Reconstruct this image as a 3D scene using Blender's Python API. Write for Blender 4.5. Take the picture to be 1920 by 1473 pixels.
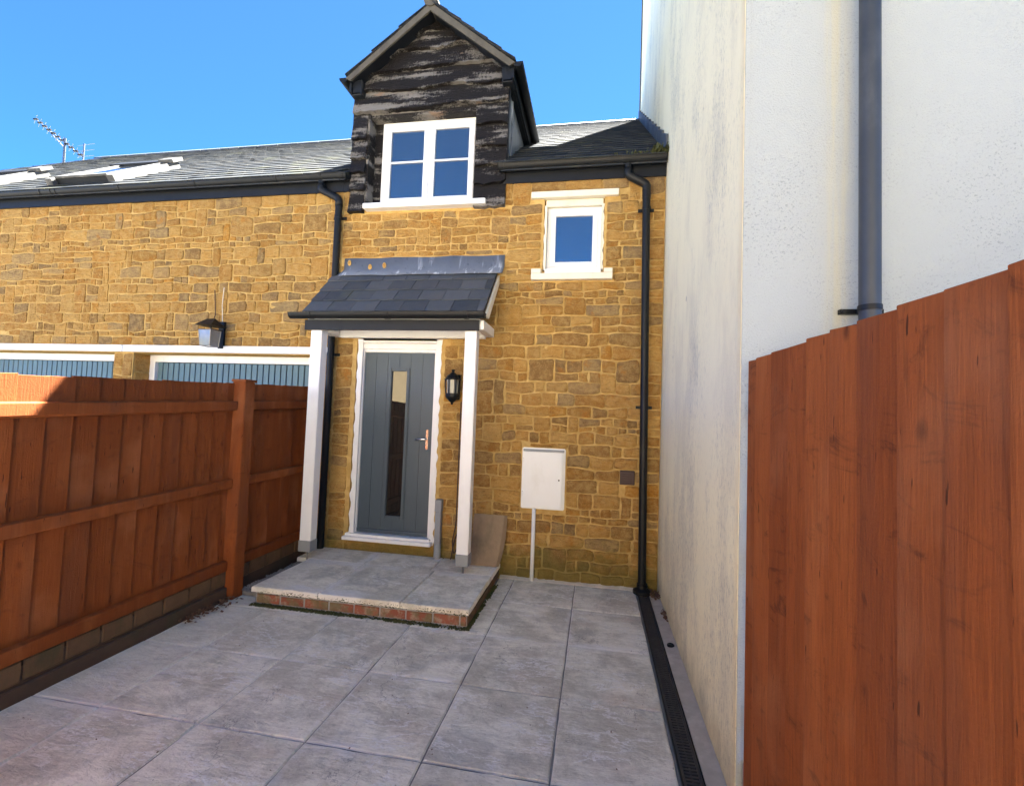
import bpy, bmesh, math, random
from mathutils import Vector, Matrix, noise
R = math.radians
SC = bpy.context.scene
COL = SC.collection
for o in list(bpy.data.objects): bpy.data.objects.remove(o)

# ------------------------------------------------------------------ camera, sky, sun, exposure
cam = bpy.data.cameras.new('camera'); cam_o = bpy.data.objects.new('camera', cam); COL.objects.link(cam_o)
cam.sensor_width = 36.0; cam.lens = 36.0 * 895.08 / 1920.0; cam.clip_start = 0.02; cam.clip_end = 1000
_r = Vector((0.98423054, 0.17307002, 0.03656518)); _u = Vector((-0.02766472, -0.05356337, 0.99818116)); _f = Vector((-0.17471379, 0.98345195, 0.04793077))
m = Matrix((( _r.x, _u.x, -_f.x), (_r.y, _u.y, -_f.y), (_r.z, _u.z, -_f.z))).to_4x4()
m.translation = (0.15925, -4.19518, 1.62332)
cam_o.matrix_world = m
SC.camera = cam_o

SUN_EL = R(58.2); SUN_AZ = R(22.5)          # azimuth from +Y towards +X: behind the house, to the right
world = bpy.data.worlds.new('World'); SC.world = world; world.use_nodes = True
wn = world.node_tree.nodes; wl = world.node_tree.links
bg = wn['Background']; sky = wn.new('ShaderNodeTexSky'); sky.sky_type = 'NISHITA'
sky.sun_disc = False; sky.sun_elevation = SUN_EL; sky.sun_rotation = SUN_AZ
sky.altitude = 18600; sky.air_density = 1.0; sky.dust_density = 0.0; sky.ozone_density = 5.0
hsv = wn.new('ShaderNodeHueSaturation'); hsv.inputs['Hue'].default_value = 0.4925; hsv.inputs['Saturation'].default_value = 1.12
wl.new(sky.outputs[0], hsv.inputs['Color']); wl.new(hsv.outputs[0], bg.inputs[0]); bg.inputs[1].default_value = 0.10
sun = bpy.data.lights.new('sun', 'SUN'); sun.energy = 5.0; sun.angle = R(0.53); sun.color = (1.0, 0.97, 0.90)
sun_o = bpy.data.objects.new('sun', sun); COL.objects.link(sun_o)
_d = Vector((-math.sin(SUN_AZ) * math.cos(SUN_EL), -math.cos(SUN_AZ) * math.cos(SUN_EL), -math.sin(SUN_EL)))
sun_o.rotation_euler = _d.to_track_quat('-Z', 'Y').to_euler(); sun_o.location = (6, 20, 18)
SC.view_settings.view_transform = 'Standard'; SC.view_settings.look = 'None'; SC.view_settings.gamma = 1.0
SC.view_settings.use_curve_mapping = False; SC.view_settings.exposure = 4.45
SC.cycles.max_bounces = 16; SC.cycles.diffuse_bounces = 10

# ------------------------------------------------------------------ materials
class NT:
    def __init__(s, name):
        s.m = bpy.data.materials.new(name); s.m.use_nodes = True
        s.n = s.m.node_tree.nodes; s.l = s.m.node_tree.links; s.b = s.n['Principled BSDF']
        s._pos = None; s._rnd = None
    def new(s, t, **k):
        n = s.n.new(t)
        for a, v in k.items(): setattr(n, a, v)
        return n
    def set(s, inp, v):
        if hasattr(v, 'is_linked') or isinstance(v, bpy.types.NodeSocket): s.l.new(v, inp)
        else:
            if isinstance(v, tuple) and len(v) == 3 and inp.type == 'RGBA': v = v + (1,)
            inp.default_value = v
    def pos(s):
        if not s._pos: s._pos = s.new('ShaderNodeNewGeometry').outputs['Position']
        return s._pos
    def obj(s): return s.new('ShaderNodeTexCoord').outputs['Object']
    def rnd(s):
        if not s._rnd:
            a = s.new('ShaderNodeObjectInfo').outputs['Random']; b = s.new('ShaderNodeNewGeometry').outputs['Random Per Island']
            s._rnd = s.math('FRACT', s.math('ADD', a, b))
        return s._rnd
    def math(s, op, a, b=None, c=None, clamp=False):
        n = s.new('ShaderNodeMath', operation=op); n.use_clamp = clamp
        for i, v in enumerate((a, b, c)):
            if v is not None: s.set(n.inputs[i], v)
        return n.outputs[0]
    def vscale(s, v, sc, add=None):
        n = s.new('ShaderNodeVectorMath', operation='MULTIPLY'); s.set(n.inputs[0], v); n.inputs[1].default_value = sc; o = n.outputs[0]
        if add is not None:
            k = s.new('ShaderNodeCombineXYZ')
            for i in range(3): s.set(k.inputs[i], s.math('MULTIPLY', add, (37.0, 91.0, 53.0)[i]))
            n2 = s.new('ShaderNodeVectorMath', operation='ADD'); s.set(n2.inputs[0], o); s.set(n2.inputs[1], k.outputs[0]); o = n2.outputs[0]
        return o
    def noise(s, v, scale, detail=4, rough=0.55, dist=0.0):
        n = s.new('ShaderNodeTexNoise'); s.set(n.inputs['Vector'], v); n.inputs['Scale'].default_value = scale
        n.inputs['Detail'].default_value = detail; n.inputs['Roughness'].default_value = rough; n.inputs['Distortion'].default_value = dist
        return n.outputs['Fac']
    def voro(s, v, scale, feature='F1', rand=1.0):
        n = s.new('ShaderNodeTexVoronoi', feature=feature); s.set(n.inputs['Vector'], v); n.inputs['Scale'].default_value = scale
        n.inputs['Randomness'].default_value = rand
        return n.outputs['Distance']
    def ramp(s, f, stops, interp='LINEAR'):
        n = s.new('ShaderNodeValToRGB'); n.color_ramp.interpolation = interp; e = n.color_ramp.elements
        while len(e) < len(stops): e.new(0.5)
        for i, (p, c) in enumerate(stops):
            e[i].position = p; e[i].color = (c, c, c, 1) if isinstance(c, (int, float)) else tuple(c) + (1,)
        s.set(n.inputs[0], f); return n.outputs[0]
    def step(s, f, a, b):     # smooth 0..1 between a and b
        n = s.new('ShaderNodeMapRange', interpolation_type='SMOOTHSTEP'); s.set(n.inputs[0], f)
        n.inputs[1].default_value = a; n.inputs[2].default_value = b; return n.outputs[0]
    def mix(s, f, a, b, mode='MIX'):
        n = s.new('ShaderNodeMix', data_type='RGBA', blend_type=mode)
        s.set(n.inputs[0], f); s.set(n.inputs[6], a); s.set(n.inputs[7], b); return n.outputs[2]
    def bump(s, h, strength=0.4, dist=0.01, prev=None):
        n = s.new('ShaderNodeBump'); n.inputs['Strength'].default_value = strength; n.inputs['Distance'].default_value = dist
        s.set(n.inputs['Height'], h)
        if prev is not None: s.set(n.inputs['Normal'], prev)
        return n.outputs[0]
    def sep(s, v):
        n = s.new('ShaderNodeSeparateXYZ'); s.set(n.inputs[0], v); return n.outputs
    def out(s, col, rough=0.7, normal=None, metal=0.0, spec=None, ior=None):
        s.set(s.b.inputs['Base Color'], col); s.set(s.b.inputs['Roughness'], rough); s.set(s.b.inputs['Metallic'], metal)
        if normal is not None: s.set(s.b.inputs['Normal'], normal)
        if spec is not None: s.b.inputs['Specular IOR Level'].default_value = spec
        if ior is not None: s.b.inputs['IOR'].default_value = ior
        return s.m

MT = {}
def mat_stone():
    t = NT('ironstone'); p = t.pos(); r = t.rnd()
    c = t.ramp(r, [(0.0, (.37, .175, .036)), (.09, (.47, .245, .060)), (.20, (.53, .295, .078)), (.30, (.34, .165, .034)), (.40, (.50, .27, .072)), (.48, (.25, .135, .045)),
                   (.56, (.41, .22, .058)), (.64, (.55, .32, .092)), (.71, (.27, .15, .052)), (.78, (.50, .23, .034)), (.84, (.29, .195, .095)), (.90, (.38, .235, .095)), (.95, (.22, .135, .062)), (1.0, (.46, .225, .045))])
    v = t.vscale(p, (1, 1, 1), r)
    n1 = t.noise(v, 13, 7, .7); c = t.mix(t.math('MULTIPLY', t.step(n1, .38, .66), .75), c, t.mix(.6, c, (.62, .42, .15)))
    n2 = t.noise(t.vscale(v, (1, 1, 3.2)), 15, 7, .72, .8); c = t.mix(t.math('MULTIPLY', t.step(n2, .50, .68), .7), c, t.mix(.65, c, (.13, .060, .018)))
    n3 = t.noise(v, 6, 4, .6); c = t.mix(t.math('MULTIPLY', t.step(n3, .60, .74), .6), c, (.50, .19, .020))
    sp = t.noise(v, 95, 4, .8); c = t.mix(t.math('MULTIPLY', t.step(sp, .52, .66), .55), c, t.mix(.5, c, (.72, .52, .24)))
    c = t.mix(t.math('MULTIPLY', t.step(sp, .46, .34), .5), c, t.mix(.5, c, (.11, .055, .018)))
    z = t.sep(p)[2]; g = t.noise(p, 6, 5, .6)
    al = t.math('MULTIPLY', t.step(t.math('ADD', z, t.math('MULTIPLY', g, .75)), .86, .50), .72)
    c = t.mix(al, c, t.mix(t.noise(p, 18, 3), (.10, .10, .022), (.22, .19, .05)))
    b = t.bump(t.noise(t.vscale(v, (1, 1, 1.8)), 22, 9, .74), 1.0, .035); b = t.bump(t.noise(v, 130, 4, .7), .7, .006, b)
    return t.out(c, .92, b, spec=.2)
def mat_mortar():
    t = NT('lime_mortar'); p = t.pos(); n = t.noise(p, 14, 5)
    c = t.mix(t.step(n, .3, .7), (.46, .29, .09), (.585, .395, .148))
    c = t.mix(t.math('MULTIPLY', t.step(t.noise(p, 3, 4), .5, .72), .45), c, (.40, .24, .075))
    z = t.sep(p)[2]; g = t.noise(p, 6, 5, .6)
    c = t.mix(t.math('MULTIPLY', t.step(t.math('ADD', z, t.math('MULTIPLY', g, .75)), .86, .50), .65), c, (.17, .155, .045))
    return t.out(c, .95, t.bump(t.noise(p, 90, 5, .7), .6, .006), spec=.15)
def mat_slate(name, a, b, lich, rough=.6, spec=.3):
    t = NT(name); p = t.pos(); r = t.rnd(); v = t.vscale(p, (1, 1, 1), r)
    c = t.mix(r, a, b)
    c = t.mix(t.math('MULTIPLY', t.step(t.noise(v, 7, 5), .45, .75), lich), c, (.105, .095, .076))
    c = t.mix(t.math('MULTIPLY', t.step(t.noise(p, 2.2, 5), .55, .75), lich * .7), c, (.12, .125, .06))
    bm = t.bump(t.noise(t.vscale(v, (1, .5, 1)), 26, 5, .6), .4, .006)
    return t.out(c, t.math('ADD', t.math('MULTIPLY', t.noise(v, 12, 4), .25), rough - .12), bm, spec=spec)
def mat_plain(name, col, rough=.5, var=.12, bump=.1, bscale=60, dirt=None, dirt_amt=.4, dscale=5, metal=0.0, spec=None):
    t = NT(name); p = t.pos(); n = t.noise(p, 11, 5, .6)
    dk = tuple(x * (1 - var) for x in col); lt = tuple(min(.95, x * (1 + var)) for x in col)
    c = t.mix(n, dk, lt)
    if dirt: c = t.mix(t.math('MULTIPLY', t.step(t.noise(t.vscale(p, (1, 1, .45)), dscale, 6, .65), .48, .74), dirt_amt), c, dirt)
    nb = t.bump(t.noise(p, bscale, 4), bump, .004)
    rr = t.math('ADD', t.math('MULTIPLY', t.noise(p, 17, 4), .2), rough - .1)
    return t.out(c, rr, nb, metal, spec)
def mat_glass(name, tint, ior=3.1):
    t = NT(name); p = t.pos()
    return t.out(tint, .015, t.bump(t.noise(p, 2.2, 2), .06, .02), ior=ior)
def mat_worn():
    t = NT('flaking_black_timber'); p = t.pos(); r = t.rnd(); v = t.vscale(p, (1, 1, 1), r)
    wood = t.mix(t.noise(t.vscale(v, (1.0, 1, 16)), 5, 6, .7), (.105, .094, .085), (.34, .315, .285))
    wood = t.mix(t.math('MULTIPLY', t.step(t.noise(t.vscale(v, (1, 1, 3)), 2.6, 4), .62, .72), .5), wood, (.33, .17, .075))
    paint = t.mix(t.noise(v, 20, 4), (.007, .006, .006), (.018, .015, .0145))
    big = t.noise(t.vscale(v, (.45, 1, 2.6)), 3.6, 4, .55)
    tall = t.noise(t.vscale(v, (1, 1, .28)), 60, 4, .8)            # short upright flakes
    fine = t.noise(t.vscale(v, (1, 1, 5)), 26, 5, .8)
    sc = t.math('ADD', t.math('MULTIPLY', big, .62), t.math('ADD', t.math('MULTIPLY', tall, .20), t.math('MULTIPLY', fine, .26)))
    msk = t.step(sc, .545, .605)
    c = t.mix(t.math('MULTIPLY', msk, .85), paint, wood)
    b = t.bump(t.math('SUBTRACT', t.noise(t.vscale(v, (1, 1, 9)), 9, 6, .7), t.math('MULTIPLY', msk, .35)), 1.0, .014)
    return t.out(c, t.math('ADD', t.math('MULTIPLY', msk, .3), .6), b, spec=.2)
def mat_fence(name, a, b, knot, streak=.5):
    t = NT(name); p = t.pos(); r = t.rnd(); v = t.vscale(p, (1, 1, 1), r)
    c = t.mix(r, a, b)
    wob = t.noise(v, 2.2, 3)
    gr = t.noise(t.vscale(v, (9, 9, .55)), 6, 6, .62, 1.2)
    c = t.mix(t.math('MULTIPLY', t.step(gr, .42, .75), streak), c, t.mix(.55, c, (.035, .012, .007)))
    c = t.mix(t.math('MULTIPLY', t.step(t.noise(t.vscale(v, (3, 3, .5)), 3.5, 4), .5, .75), .4), c, t.mix(.4, c, (.45, .17, .06)))
    k = t.voro(t.vscale(v, (1, 1, .62)), 5.2)
    km = t.math('MULTIPLY', t.step(k, .13, .03), t.step(t.noise(v, 3.1, 2), .44, .54))
    c = t.mix(t.math('MULTIPLY', km, knot), c, (.035, .011, .007))
    sw = t.noise(t.vscale(v, (.8, .8, 1.6)), 3.4, 7, .72, 2.6)      # saw marks and old smears
    c = t.mix(t.math('MULTIPLY', t.step(sw, .55, .70), knot * .75), c, t.mix(.75, c, (.030, .011, .008)))
    c = t.mix(t.math('MULTIPLY', t.step(t.noise(t.vscale(v, (2, 2, .35)), 2.1, 5), .50, .70), .45), c, t.mix(.6, c, (.10, .050, .034)))
    fd = t.noise(v, 1.7, 4); c = t.mix(t.math('MULTIPLY', t.step(fd, .52, .72), .35), c, t.mix(.5, c, (.52, .24, .11)))
    sc = t.noise(t.vscale(v, (1, 1, .12)), 70, 2); c = t.mix(t.math('MULTIPLY', t.step(sc, .70, .74), .8), c, (.020, .008, .006))
    bm = t.bump(t.noise(t.vscale(v, (14, 14, .7)), 9, 5, .65), .5, .005); bm = t.bump(t.noise(v, 110, 3), .35, .003, bm)
    return t.out(c, .85, bm, spec=.15)
def mat_paving():
    t = NT('riven_paving'); p = t.pos(); r = t.rnd(); v = t.vscale(p, (1, 1, 1), r)
    c = t.mix(r, (.67, .625, .50), (.83, .775, .63))
    n1 = t.noise(v, 3.0, 9, .72, .15); c = t.mix(t.step(n1, .40, .60), t.mix(.48, c, (.40, .375, .30)), t.mix(.55, c, (.94, .90, .77)))
    c = t.mix(t.math('MULTIPLY', t.step(t.noise(v, 1.7, 6, .66, .5), .53, .68), .55), c, (.37, .37, .33))
    c = t.mix(t.math('MULTIPLY', t.step(t.noise(t.vscale(v, (1, 2.2, 1)), 1.8, 4), .56, .70), .45), c, (.60, .51, .40))
    rid = t.math('ABSOLUTE', t.math('SUBTRACT', t.noise(t.vscale(v, (.8, 2.0, 1)), 2.6, 8, .66, .35), .5))
    c = t.mix(t.math('MULTIPLY', t.step(rid, .022, .0), t.math('MULTIPLY', t.step(t.noise(v, 2.6, 3), .44, .58), .85)), c, (.86, .84, .79))
    crk = t.math('ABSOLUTE', t.math('SUBTRACT', t.noise(t.vscale(v, (1.7, .9, 1)), 2.0, 6, .62, .4), .5))
    c = t.mix(t.math('MULTIPLY', t.step(crk, .007, .0), t.math('MULTIPLY', t.step(t.noise(v, 2.0, 3), .50, .60), .6)), c, (.17, .155, .14))
    gn = t.noise(v, 46, 6, .82)
    c = t.mix(t.math('MULTIPLY', t.step(gn, .54, .66), .6), c, t.mix(.6, c, (.24, .22, .18)))
    c = t.mix(t.math('MULTIPLY', t.step(gn, .46, .36), .55), c, t.mix(.6, c, (.88, .86, .82)))
    # pale salt bloom along the joints and the cold side by the fence
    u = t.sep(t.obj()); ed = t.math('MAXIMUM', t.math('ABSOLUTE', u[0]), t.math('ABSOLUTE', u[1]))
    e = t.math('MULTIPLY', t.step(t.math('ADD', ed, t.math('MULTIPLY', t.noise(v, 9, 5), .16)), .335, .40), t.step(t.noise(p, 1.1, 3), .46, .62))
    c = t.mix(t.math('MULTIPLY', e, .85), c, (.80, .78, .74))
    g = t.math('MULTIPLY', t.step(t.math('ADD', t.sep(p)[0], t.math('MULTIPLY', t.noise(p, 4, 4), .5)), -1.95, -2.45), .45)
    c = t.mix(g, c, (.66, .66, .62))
    h = t.noise(t.vscale(v, (.8, 1.8, 1)), 3.0, 9, .68, .25)
    b = t.bump(h, .8, .06); b = t.bump(t.noise(v, 70, 5, .7), .35, .004, b)
    return t.out(c, t.math('ADD', t.math('MULTIPLY', t.noise(v, 8, 4), .25), .52), b, spec=.35)
def mat_brick():
    t = NT('old_red_brick'); p = t.pos(); r = t.rnd(); v = t.vscale(p, (1, 1, 1), r)
    c = t.mix(r, (.22, .068, .042), (.31, .105, .062))
    c = t.mix(t.math('MULTIPLY', t.step(t.noise(v, 14, 5, .7), .48, .62), .75), c, (.34, .27, .20))
    c = t.mix(t.math('MULTIPLY', t.step(t.noise(p, 7, 6, .7), .43, .56), .85), c, t.mix(t.noise(p, 30, 3), (.075, .070, .022), (.24, .19, .11)))
    return t.out(c, .9, t.bump(t.noise(v, 40, 5), .6, .006))
def mat_render(name, base, stain, kind):
    t = NT(name); p = t.pos()
    c = t.mix(t.noise(p, 1.4, 4), tuple(x * .94 for x in base), base)
    if kind == 'cream':
        st = t.noise(t.vscale(p, (1, 1, .42)), 2.2, 7, .68)
        c = t.mix(t.math('MULTIPLY', t.step(st, .46, .66), .65), c, stain)
        gr = t.noise(t.vscale(p, (1, 1, .38)), 1.5, 7, .68); fl = t.noise(t.vscale(p, (1, 1, .45)), 58, 5, .8)
        c = t.mix(t.math('MULTIPLY', t.math('MULTIPLY', t.step(fl, .50, .62), t.step(gr, .40, .66)), .7), c, (.34, .335, .28))
        c = t.mix(t.math('MULTIPLY', t.step(gr, .50, .68), .45), c, (.52, .50, .39))
        mk = t.noise(t.vscale(p, (1, 1, .5)), 9, 3, .5); c = t.mix(t.math('MULTIPLY', t.step(mk, .725, .75), .6), c, (.20, .19, .17))
        q = t.sep(p)
        e = t.math('MULTIPLY', t.step(t.math('ADD', q[1], t.math('MULTIPLY', t.noise(p, 9, 4), .12)), -1.80, -1.90), .28)
        c = t.mix(e, c, (.60, .43, .20))
        k = t.math('MULTIPLY', t.step(t.math('ADD', q[2], t.math('MULTIPLY', t.noise(p, 7, 4), .5)), .55, .22), .5)
        c = t.mix(k, c, (.33, .32, .20))
    else:
        c = t.mix(t.math('MULTIPLY', t.math('MULTIPLY', t.step(t.noise(p, 95, 3, .75), .53, .68), t.step(t.noise(p, 2.2, 5, .65), .36, .66)), .75), c, stain)
        c = t.mix(t.math('MULTIPLY', t.step(t.noise(t.vscale(p, (1, 1, .6)), 1.6, 5), .48, .7), .18), c, (.42, .43, .38))
        c = t.mix(t.math('MULTIPLY', t.math('MULTIPLY', t.step(t.math('ABSOLUTE', t.math('SUBTRACT', t.sep(p)[0], 1.16)), .085, .0), t.step(t.noise(t.vscale(p, (9, 1, .3)), 4, 4), .35, .65)), .6), c, (.47, .44, .31))
    b = t.bump(t.noise(p, 130, 4, .7), .8, .006); b = t.bump(t.noise(p, 12, 4), .25, .01, b)
    return t.out(c, .93, b, spec=.2)
def mat_door():
    t = NT('anthracite_door'); p = t.pos(); g = t.noise(t.vscale(p, (10, 1, .5)), 12, 5, .6)
    c = t.mix(g, (.040, .064, .086), (.055, .083, .107))
    return t.out(c, .42, t.bump(g, .25, .003), spec=.45)
def mat_lead():
    t = NT('lead'); p = t.pos()
    c = t.mix(t.noise(p, 4, 5), (.095, .11, .14), (.20, .225, .27))
    c = t.mix(t.math('MULTIPLY', t.step(t.noise(t.vscale(p, (2.2, 1, .35)), 6, 4), .56, .70), .75), c, (.58, .61, .66))
    c = t.mix(t.math('MULTIPLY', t.step(t.noise(p, 21, 4), .6, .7), .6), c, (.075, .085, .11))
    return t.out(c, .5, t.bump(t.noise(p, 9, 4), .35, .015), .25)
def mat_ground():
    t = NT('pale_bounce_gravel'); p = t.pos()
    c = t.mix(t.noise(p, 3, 6), (.46, .42, .35), (.58, .53, .45))
    return t.out(c, .95, t.bump(t.noise(p, 60, 4), .6, .01))
def mat_joint():
    t = NT('paving_joint'); p = t.pos(); x = t.sep(p)[0]
    c = t.mix(t.noise(p, 7, 5), (.10, .098, .088), (.30, .29, .27))
    pale = t.math('MULTIPLY', t.step(t.math('ADD', x, t.math('MULTIPLY', t.noise(p, 2, 4), 1.6)), .0, -.9), t.step(t.noise(p, 3.1, 4), .38, .60))
    c = t.mix(t.math('MULTIPLY', pale, .9), c, (.66, .64, .60))
    return t.out(c, .95, t.bump(t.noise(p, 80, 4), .6, .006))
MT['stone'] = mat_stone(); MT['mortar'] = mat_mortar()
MT['slate'] = mat_slate('roof_slate', (.021, .027, .036), (.045, .050, .056), .6, .92, .06)
MT['slate_dark'] = mat_slate('canopy_slate', (.040, .048, .060), (.085, .094, .108), .3, .55)
MT['black'] = mat_plain('black_plastic', (.008, .009, .010), .45, .2, .05, 40, (.03, .03, .03), .3, spec=.25)
MT['greypipe'] = mat_plain('slate_grey_plastic', (.030, .035, .043), .5, .1, .05, 40, (.10, .105, .11), .4)
MT['navy'] = mat_plain('black_fascia_paint', (.010, .012, .016), .5, .2, .08, 40, (.025, .025, .027), .3, spec=.25)
MT['white'] = mat_plain('white_gloss_paint', (.80, .80, .79), .38, .03, .06, 30, (.55, .53, .48), .25)
MT['upvc'] = mat_plain('white_plastic_frame', (.80, .81, .82), .3, .02, .03, 20, (.62, .60, .56), .25)
MT['cream'] = mat_plain('cream_stone_paint', (.76, .71, .58), .6, .04, .15, 50, (.50, .45, .34), .35)
MT['glass'] = mat_glass('window_glass', (.020, .026, .036)); MT['doorglass'] = mat_glass('door_glass', (.018, .016, .014), 1.55)
MT['worn'] = mat_worn()
MT['barge'] = mat_plain('weathered_barge', (.085, .076, .060), .85, .35, .6, 30, (.040, .034, .030), .6, 7)
MT['fenceL'] = mat_fence('red_brown_fence_stain', (.18, .047, .012), (.235, .063, .016), .45, .35)
MT['fenceR'] = mat_fence('orange_brown_fence_stain', (.20, .052, .014), (.30, .086, .022), .85, .6)
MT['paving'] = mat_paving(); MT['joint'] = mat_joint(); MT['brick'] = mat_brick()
MT['creamwall'] = mat_render('stained_cream_render', (.90, .835, .58), (.70, .645, .46), 'cream')
MT['whitewall'] = mat_render('rough_white_render', (.40, .425, .425), (.22, .23, .23), 'white')
MT['door'] = mat_door(); MT['lead'] = mat_lead(); MT['ground'] = mat_ground()
MT['concrete'] = mat_plain('grey_concrete', (.30, .30, .30), .9, .25, .5, 50, (.14, .14, .13), .6, 8)
MT['kerb'] = mat_plain('drain_kerb_concrete', (.42, .385, .32), .9, .3, .6, 60, (.62, .58, .50), .5, 9)
MT['garage'] = mat_plain('blue_garage_door', (.085, .16, .20), .5, .08, .06, 40, (.12, .17, .20), .3)
MT['chrome'] = mat_plain('polished_handle', (.78, .74, .70), .15, .02, .0, 20, metal=1.0)
MT['copper'] = mat_plain('rose_backplate', (.50, .40, .35), .25, .05, .0, 20, metal=.85)
MT['lampglass'] = mat_plain('frosted_lamp_glass', (.22, .23, .22), .10, .2, .02, 20, (.35, .35, .33), .4, 14)
MT['postbase'] = mat_plain('grey_post_shoe', (.24, .26, .27), .5, .1, .1)
MT['conduit'] = mat_plain('grey_conduit', (.24, .265, .29), .5, .1, .1, 40, (.16, .16, .16), .4)
MT['boxwhite'] = mat_plain('meter_box_plastic', (.78, .79, .78), .45, .02, .04, 30, (.60, .58, .50), .3)
MT['vent'] = mat_plain('brown_vent_plastic', (.060, .030, .024), .55, .15, .1)
MT['leanslab'] = mat_plain('weathered_buff_slab', (.26, .185, .115), .85, .25, .5, 40, (.10, .075, .045), .7, 4)
MT['moss'] = mat_plain('moss', (.060, .065, .016), .95, .5, .9, 90, (.035, .026, .014), .7, 16)
MT['leaf'] = mat_plain('dead_leaves', (.13, .065, .032), .8, .5, .3, 50)
MT['gravel'] = mat_plain('gravel', (.22, .21, .205), .85, .5, .4, 60, (.07, .065, .06), .6, 30)
MT['alu'] = mat_plain('aluminium', (.20, .205, .215), .35, .05, .02, metal=.6)
MT['flash'] = mat_plain('pale_rooflight_flashing', (.075, .074, .069), .7, .05, .1, 30, (.42, .40, .36), .4)
MT['bankbrick'] = mat_plain('mossy_brown_brick', (.115, .062, .030), .9, .35, .5, 40, (.050, .046, .020), .7, 6)
MT['bankboard'] = mat_plain('damp_brown_board', (.066, .038, .024), .85, .3, .4, 30, (.045, .044, .019), .6, 5)
MT['farstone'] = mat_plain('tan_stone', (.54, .42, .25), .9, .2, .5, 20, (.36, .25, .12), .5, 3)
MT['grassland'] = mat_plain('grass_and_earth', (.13, .135, .075), .95, .35, .5, 30, (.20, .165, .11), .6, 2)
MT['grate'] = mat_plain('dusty_iron', (.030, .031, .033), .6, .3, .3, 60, (.07, .066, .06), .5, 12)
MT['tarmac'] = mat_plain('worn_tarmac', (.10, .097, .092), .9, .25, .5, 60)

# ------------------------------------------------------------------ mesh helpers
def wloc(o):
    v = Vector((0, 0, 0))
    while o is not None: v += o.location; o = o.parent
    return v
class MB:
    def __init__(s): s.v = []; s.f = []
    def add(s, vs, fs):
        k = len(s.v); s.v += [tuple(x) for x in vs]; s.f += [tuple(i + k for i in f) for f in fs]; return s
    def box(s, x0, x1, y0, y1, z0, z1):
        return s.add([(x0, y0, z0), (x1, y0, z0), (x1, y1, z0), (x0, y1, z0), (x0, y0, z1), (x1, y0, z1), (x1, y1, z1), (x0, y1, z1)],
                     [(0, 3, 2, 1), (4, 5, 6, 7), (0, 1, 5, 4), (1, 2, 6, 5), (2, 3, 7, 6), (3, 0, 4, 7)])
    def hexa(s, c):   # 8 corners, order as box
        return s.add(c, [(0, 3, 2, 1), (4, 5, 6, 7), (0, 1, 5, 4), (1, 2, 6, 5), (2, 3, 7, 6), (3, 0, 4, 7)])
    def prism(s, poly, d, n=None):   # closed 3-D polygon extruded by vector d
        k = len(poly); d = Vector(d); a = [Vector(p) for p in poly]
        return s.add(a + [p + d for p in a], [tuple(range(k - 1, -1, -1)), tuple(range(k, 2 * k))] + [(i, (i + 1) % k, k + (i + 1) % k, k + i) for i in range(k)])
    def tube(s, path, r, n=12, cap=True, arc=None):
        P = [Vector(p) for p in path]; rings = []; ref = None
        for i, p in enumerate(P):
            t = (P[min(i + 1, len(P) - 1)] - P[max(i - 1, 0)]).normalized()
            if ref is None: ref = Vector((0, 0, 1)) if abs(t.z) < .9 else Vector((1, 0, 0))
            a = t.cross(ref).normalized(); b = t.cross(a).normalized(); ref = a.cross(t) * 1.0
            ref = b if ref.length < 1e-4 else ref
            rr = r[i] if isinstance(r, (list, tuple)) else r
            rings.append([p + a * math.cos(2 * math.pi * j / n) * rr + b * math.sin(2 * math.pi * j / n) * rr for j in range(n)])
        k = len(P); vs = [v for g in rings for v in g]
        fs = [(i * n + j, i * n + (j + 1) % n, (i + 1) * n + (j + 1) % n, (i + 1) * n + j) for i in range(k - 1) for j in range(n)]
        if cap: fs += [tuple(range(n - 1, -1, -1)), tuple((k - 1) * n + j for j in range(n))]
        return s.add(vs, fs)
    def lathe(s, c, prof, n=12):    # (radius, z) profile about a vertical axis at c
        c = Vector(c); vs = []; fs = []
        for r, z in prof: vs += [c + Vector((r * math.cos(2 * math.pi * j / n), r * math.sin(2 * math.pi * j / n), z)) for j in range(n)]
        for i in range(len(prof) - 1): fs += [(i * n + j, i * n + (j + 1) % n, (i + 1) * n + (j + 1) % n, (i + 1) * n + j) for j in range(n)]
        fs += [tuple(range(n - 1, -1, -1)), tuple((len(prof) - 1) * n + j for j in range(n))]
        return s.add(vs, fs)
    def build(s, name, mat, parent=None, bevel=0, seg=2, smooth=False, kind=None):
        off = wloc(parent) if parent is not None else Vector((0, 0, 0))
        me = bpy.data.meshes.new(name); me.from_pydata([Vector(v) - off for v in s.v], [], s.f)
        bm = bmesh.new(); bm.from_mesh(me)
        if bevel: bmesh.ops.bevel(bm, geom=list(bm.edges), offset=bevel, segments=seg, affect='EDGES', clamp_overlap=True)
        bmesh.ops.recalc_face_normals(bm, faces=bm.faces); bm.to_mesh(me); bm.free()
        me.materials.append(MT[mat])
        if smooth:
            for q in me.polygons: q.use_smooth = True
        o = bpy.data.objects.new(name, me); COL.objects.link(o); o.parent = parent
        if kind: o['kind'] = kind
        return o
def smooth_by_angle(o, deg=35):
    me = o.data; bm = bmesh.new(); bm.from_mesh(me)
    for e in bm.edges:
        e.smooth = not (len(e.link_faces) == 2 and e.calc_face_angle(0) > R(deg))
    for f in bm.faces: f.smooth = True
    bm.to_mesh(me); bm.free(); return o
def box(name, mat, parent, x0, x1, y0, y1, z0, z1, bevel=0.0, **k):
    return MB().box(x0, x1, y0, y1, z0, z1).build(name, mat, parent, bevel, **k)
def thing(name, label, cat, loc, group=None):
    o = bpy.data.objects.new(name, None); COL.objects.link(o); o.location = loc; o.empty_display_size = .2
    return tag(o, label, cat, group)
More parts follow.
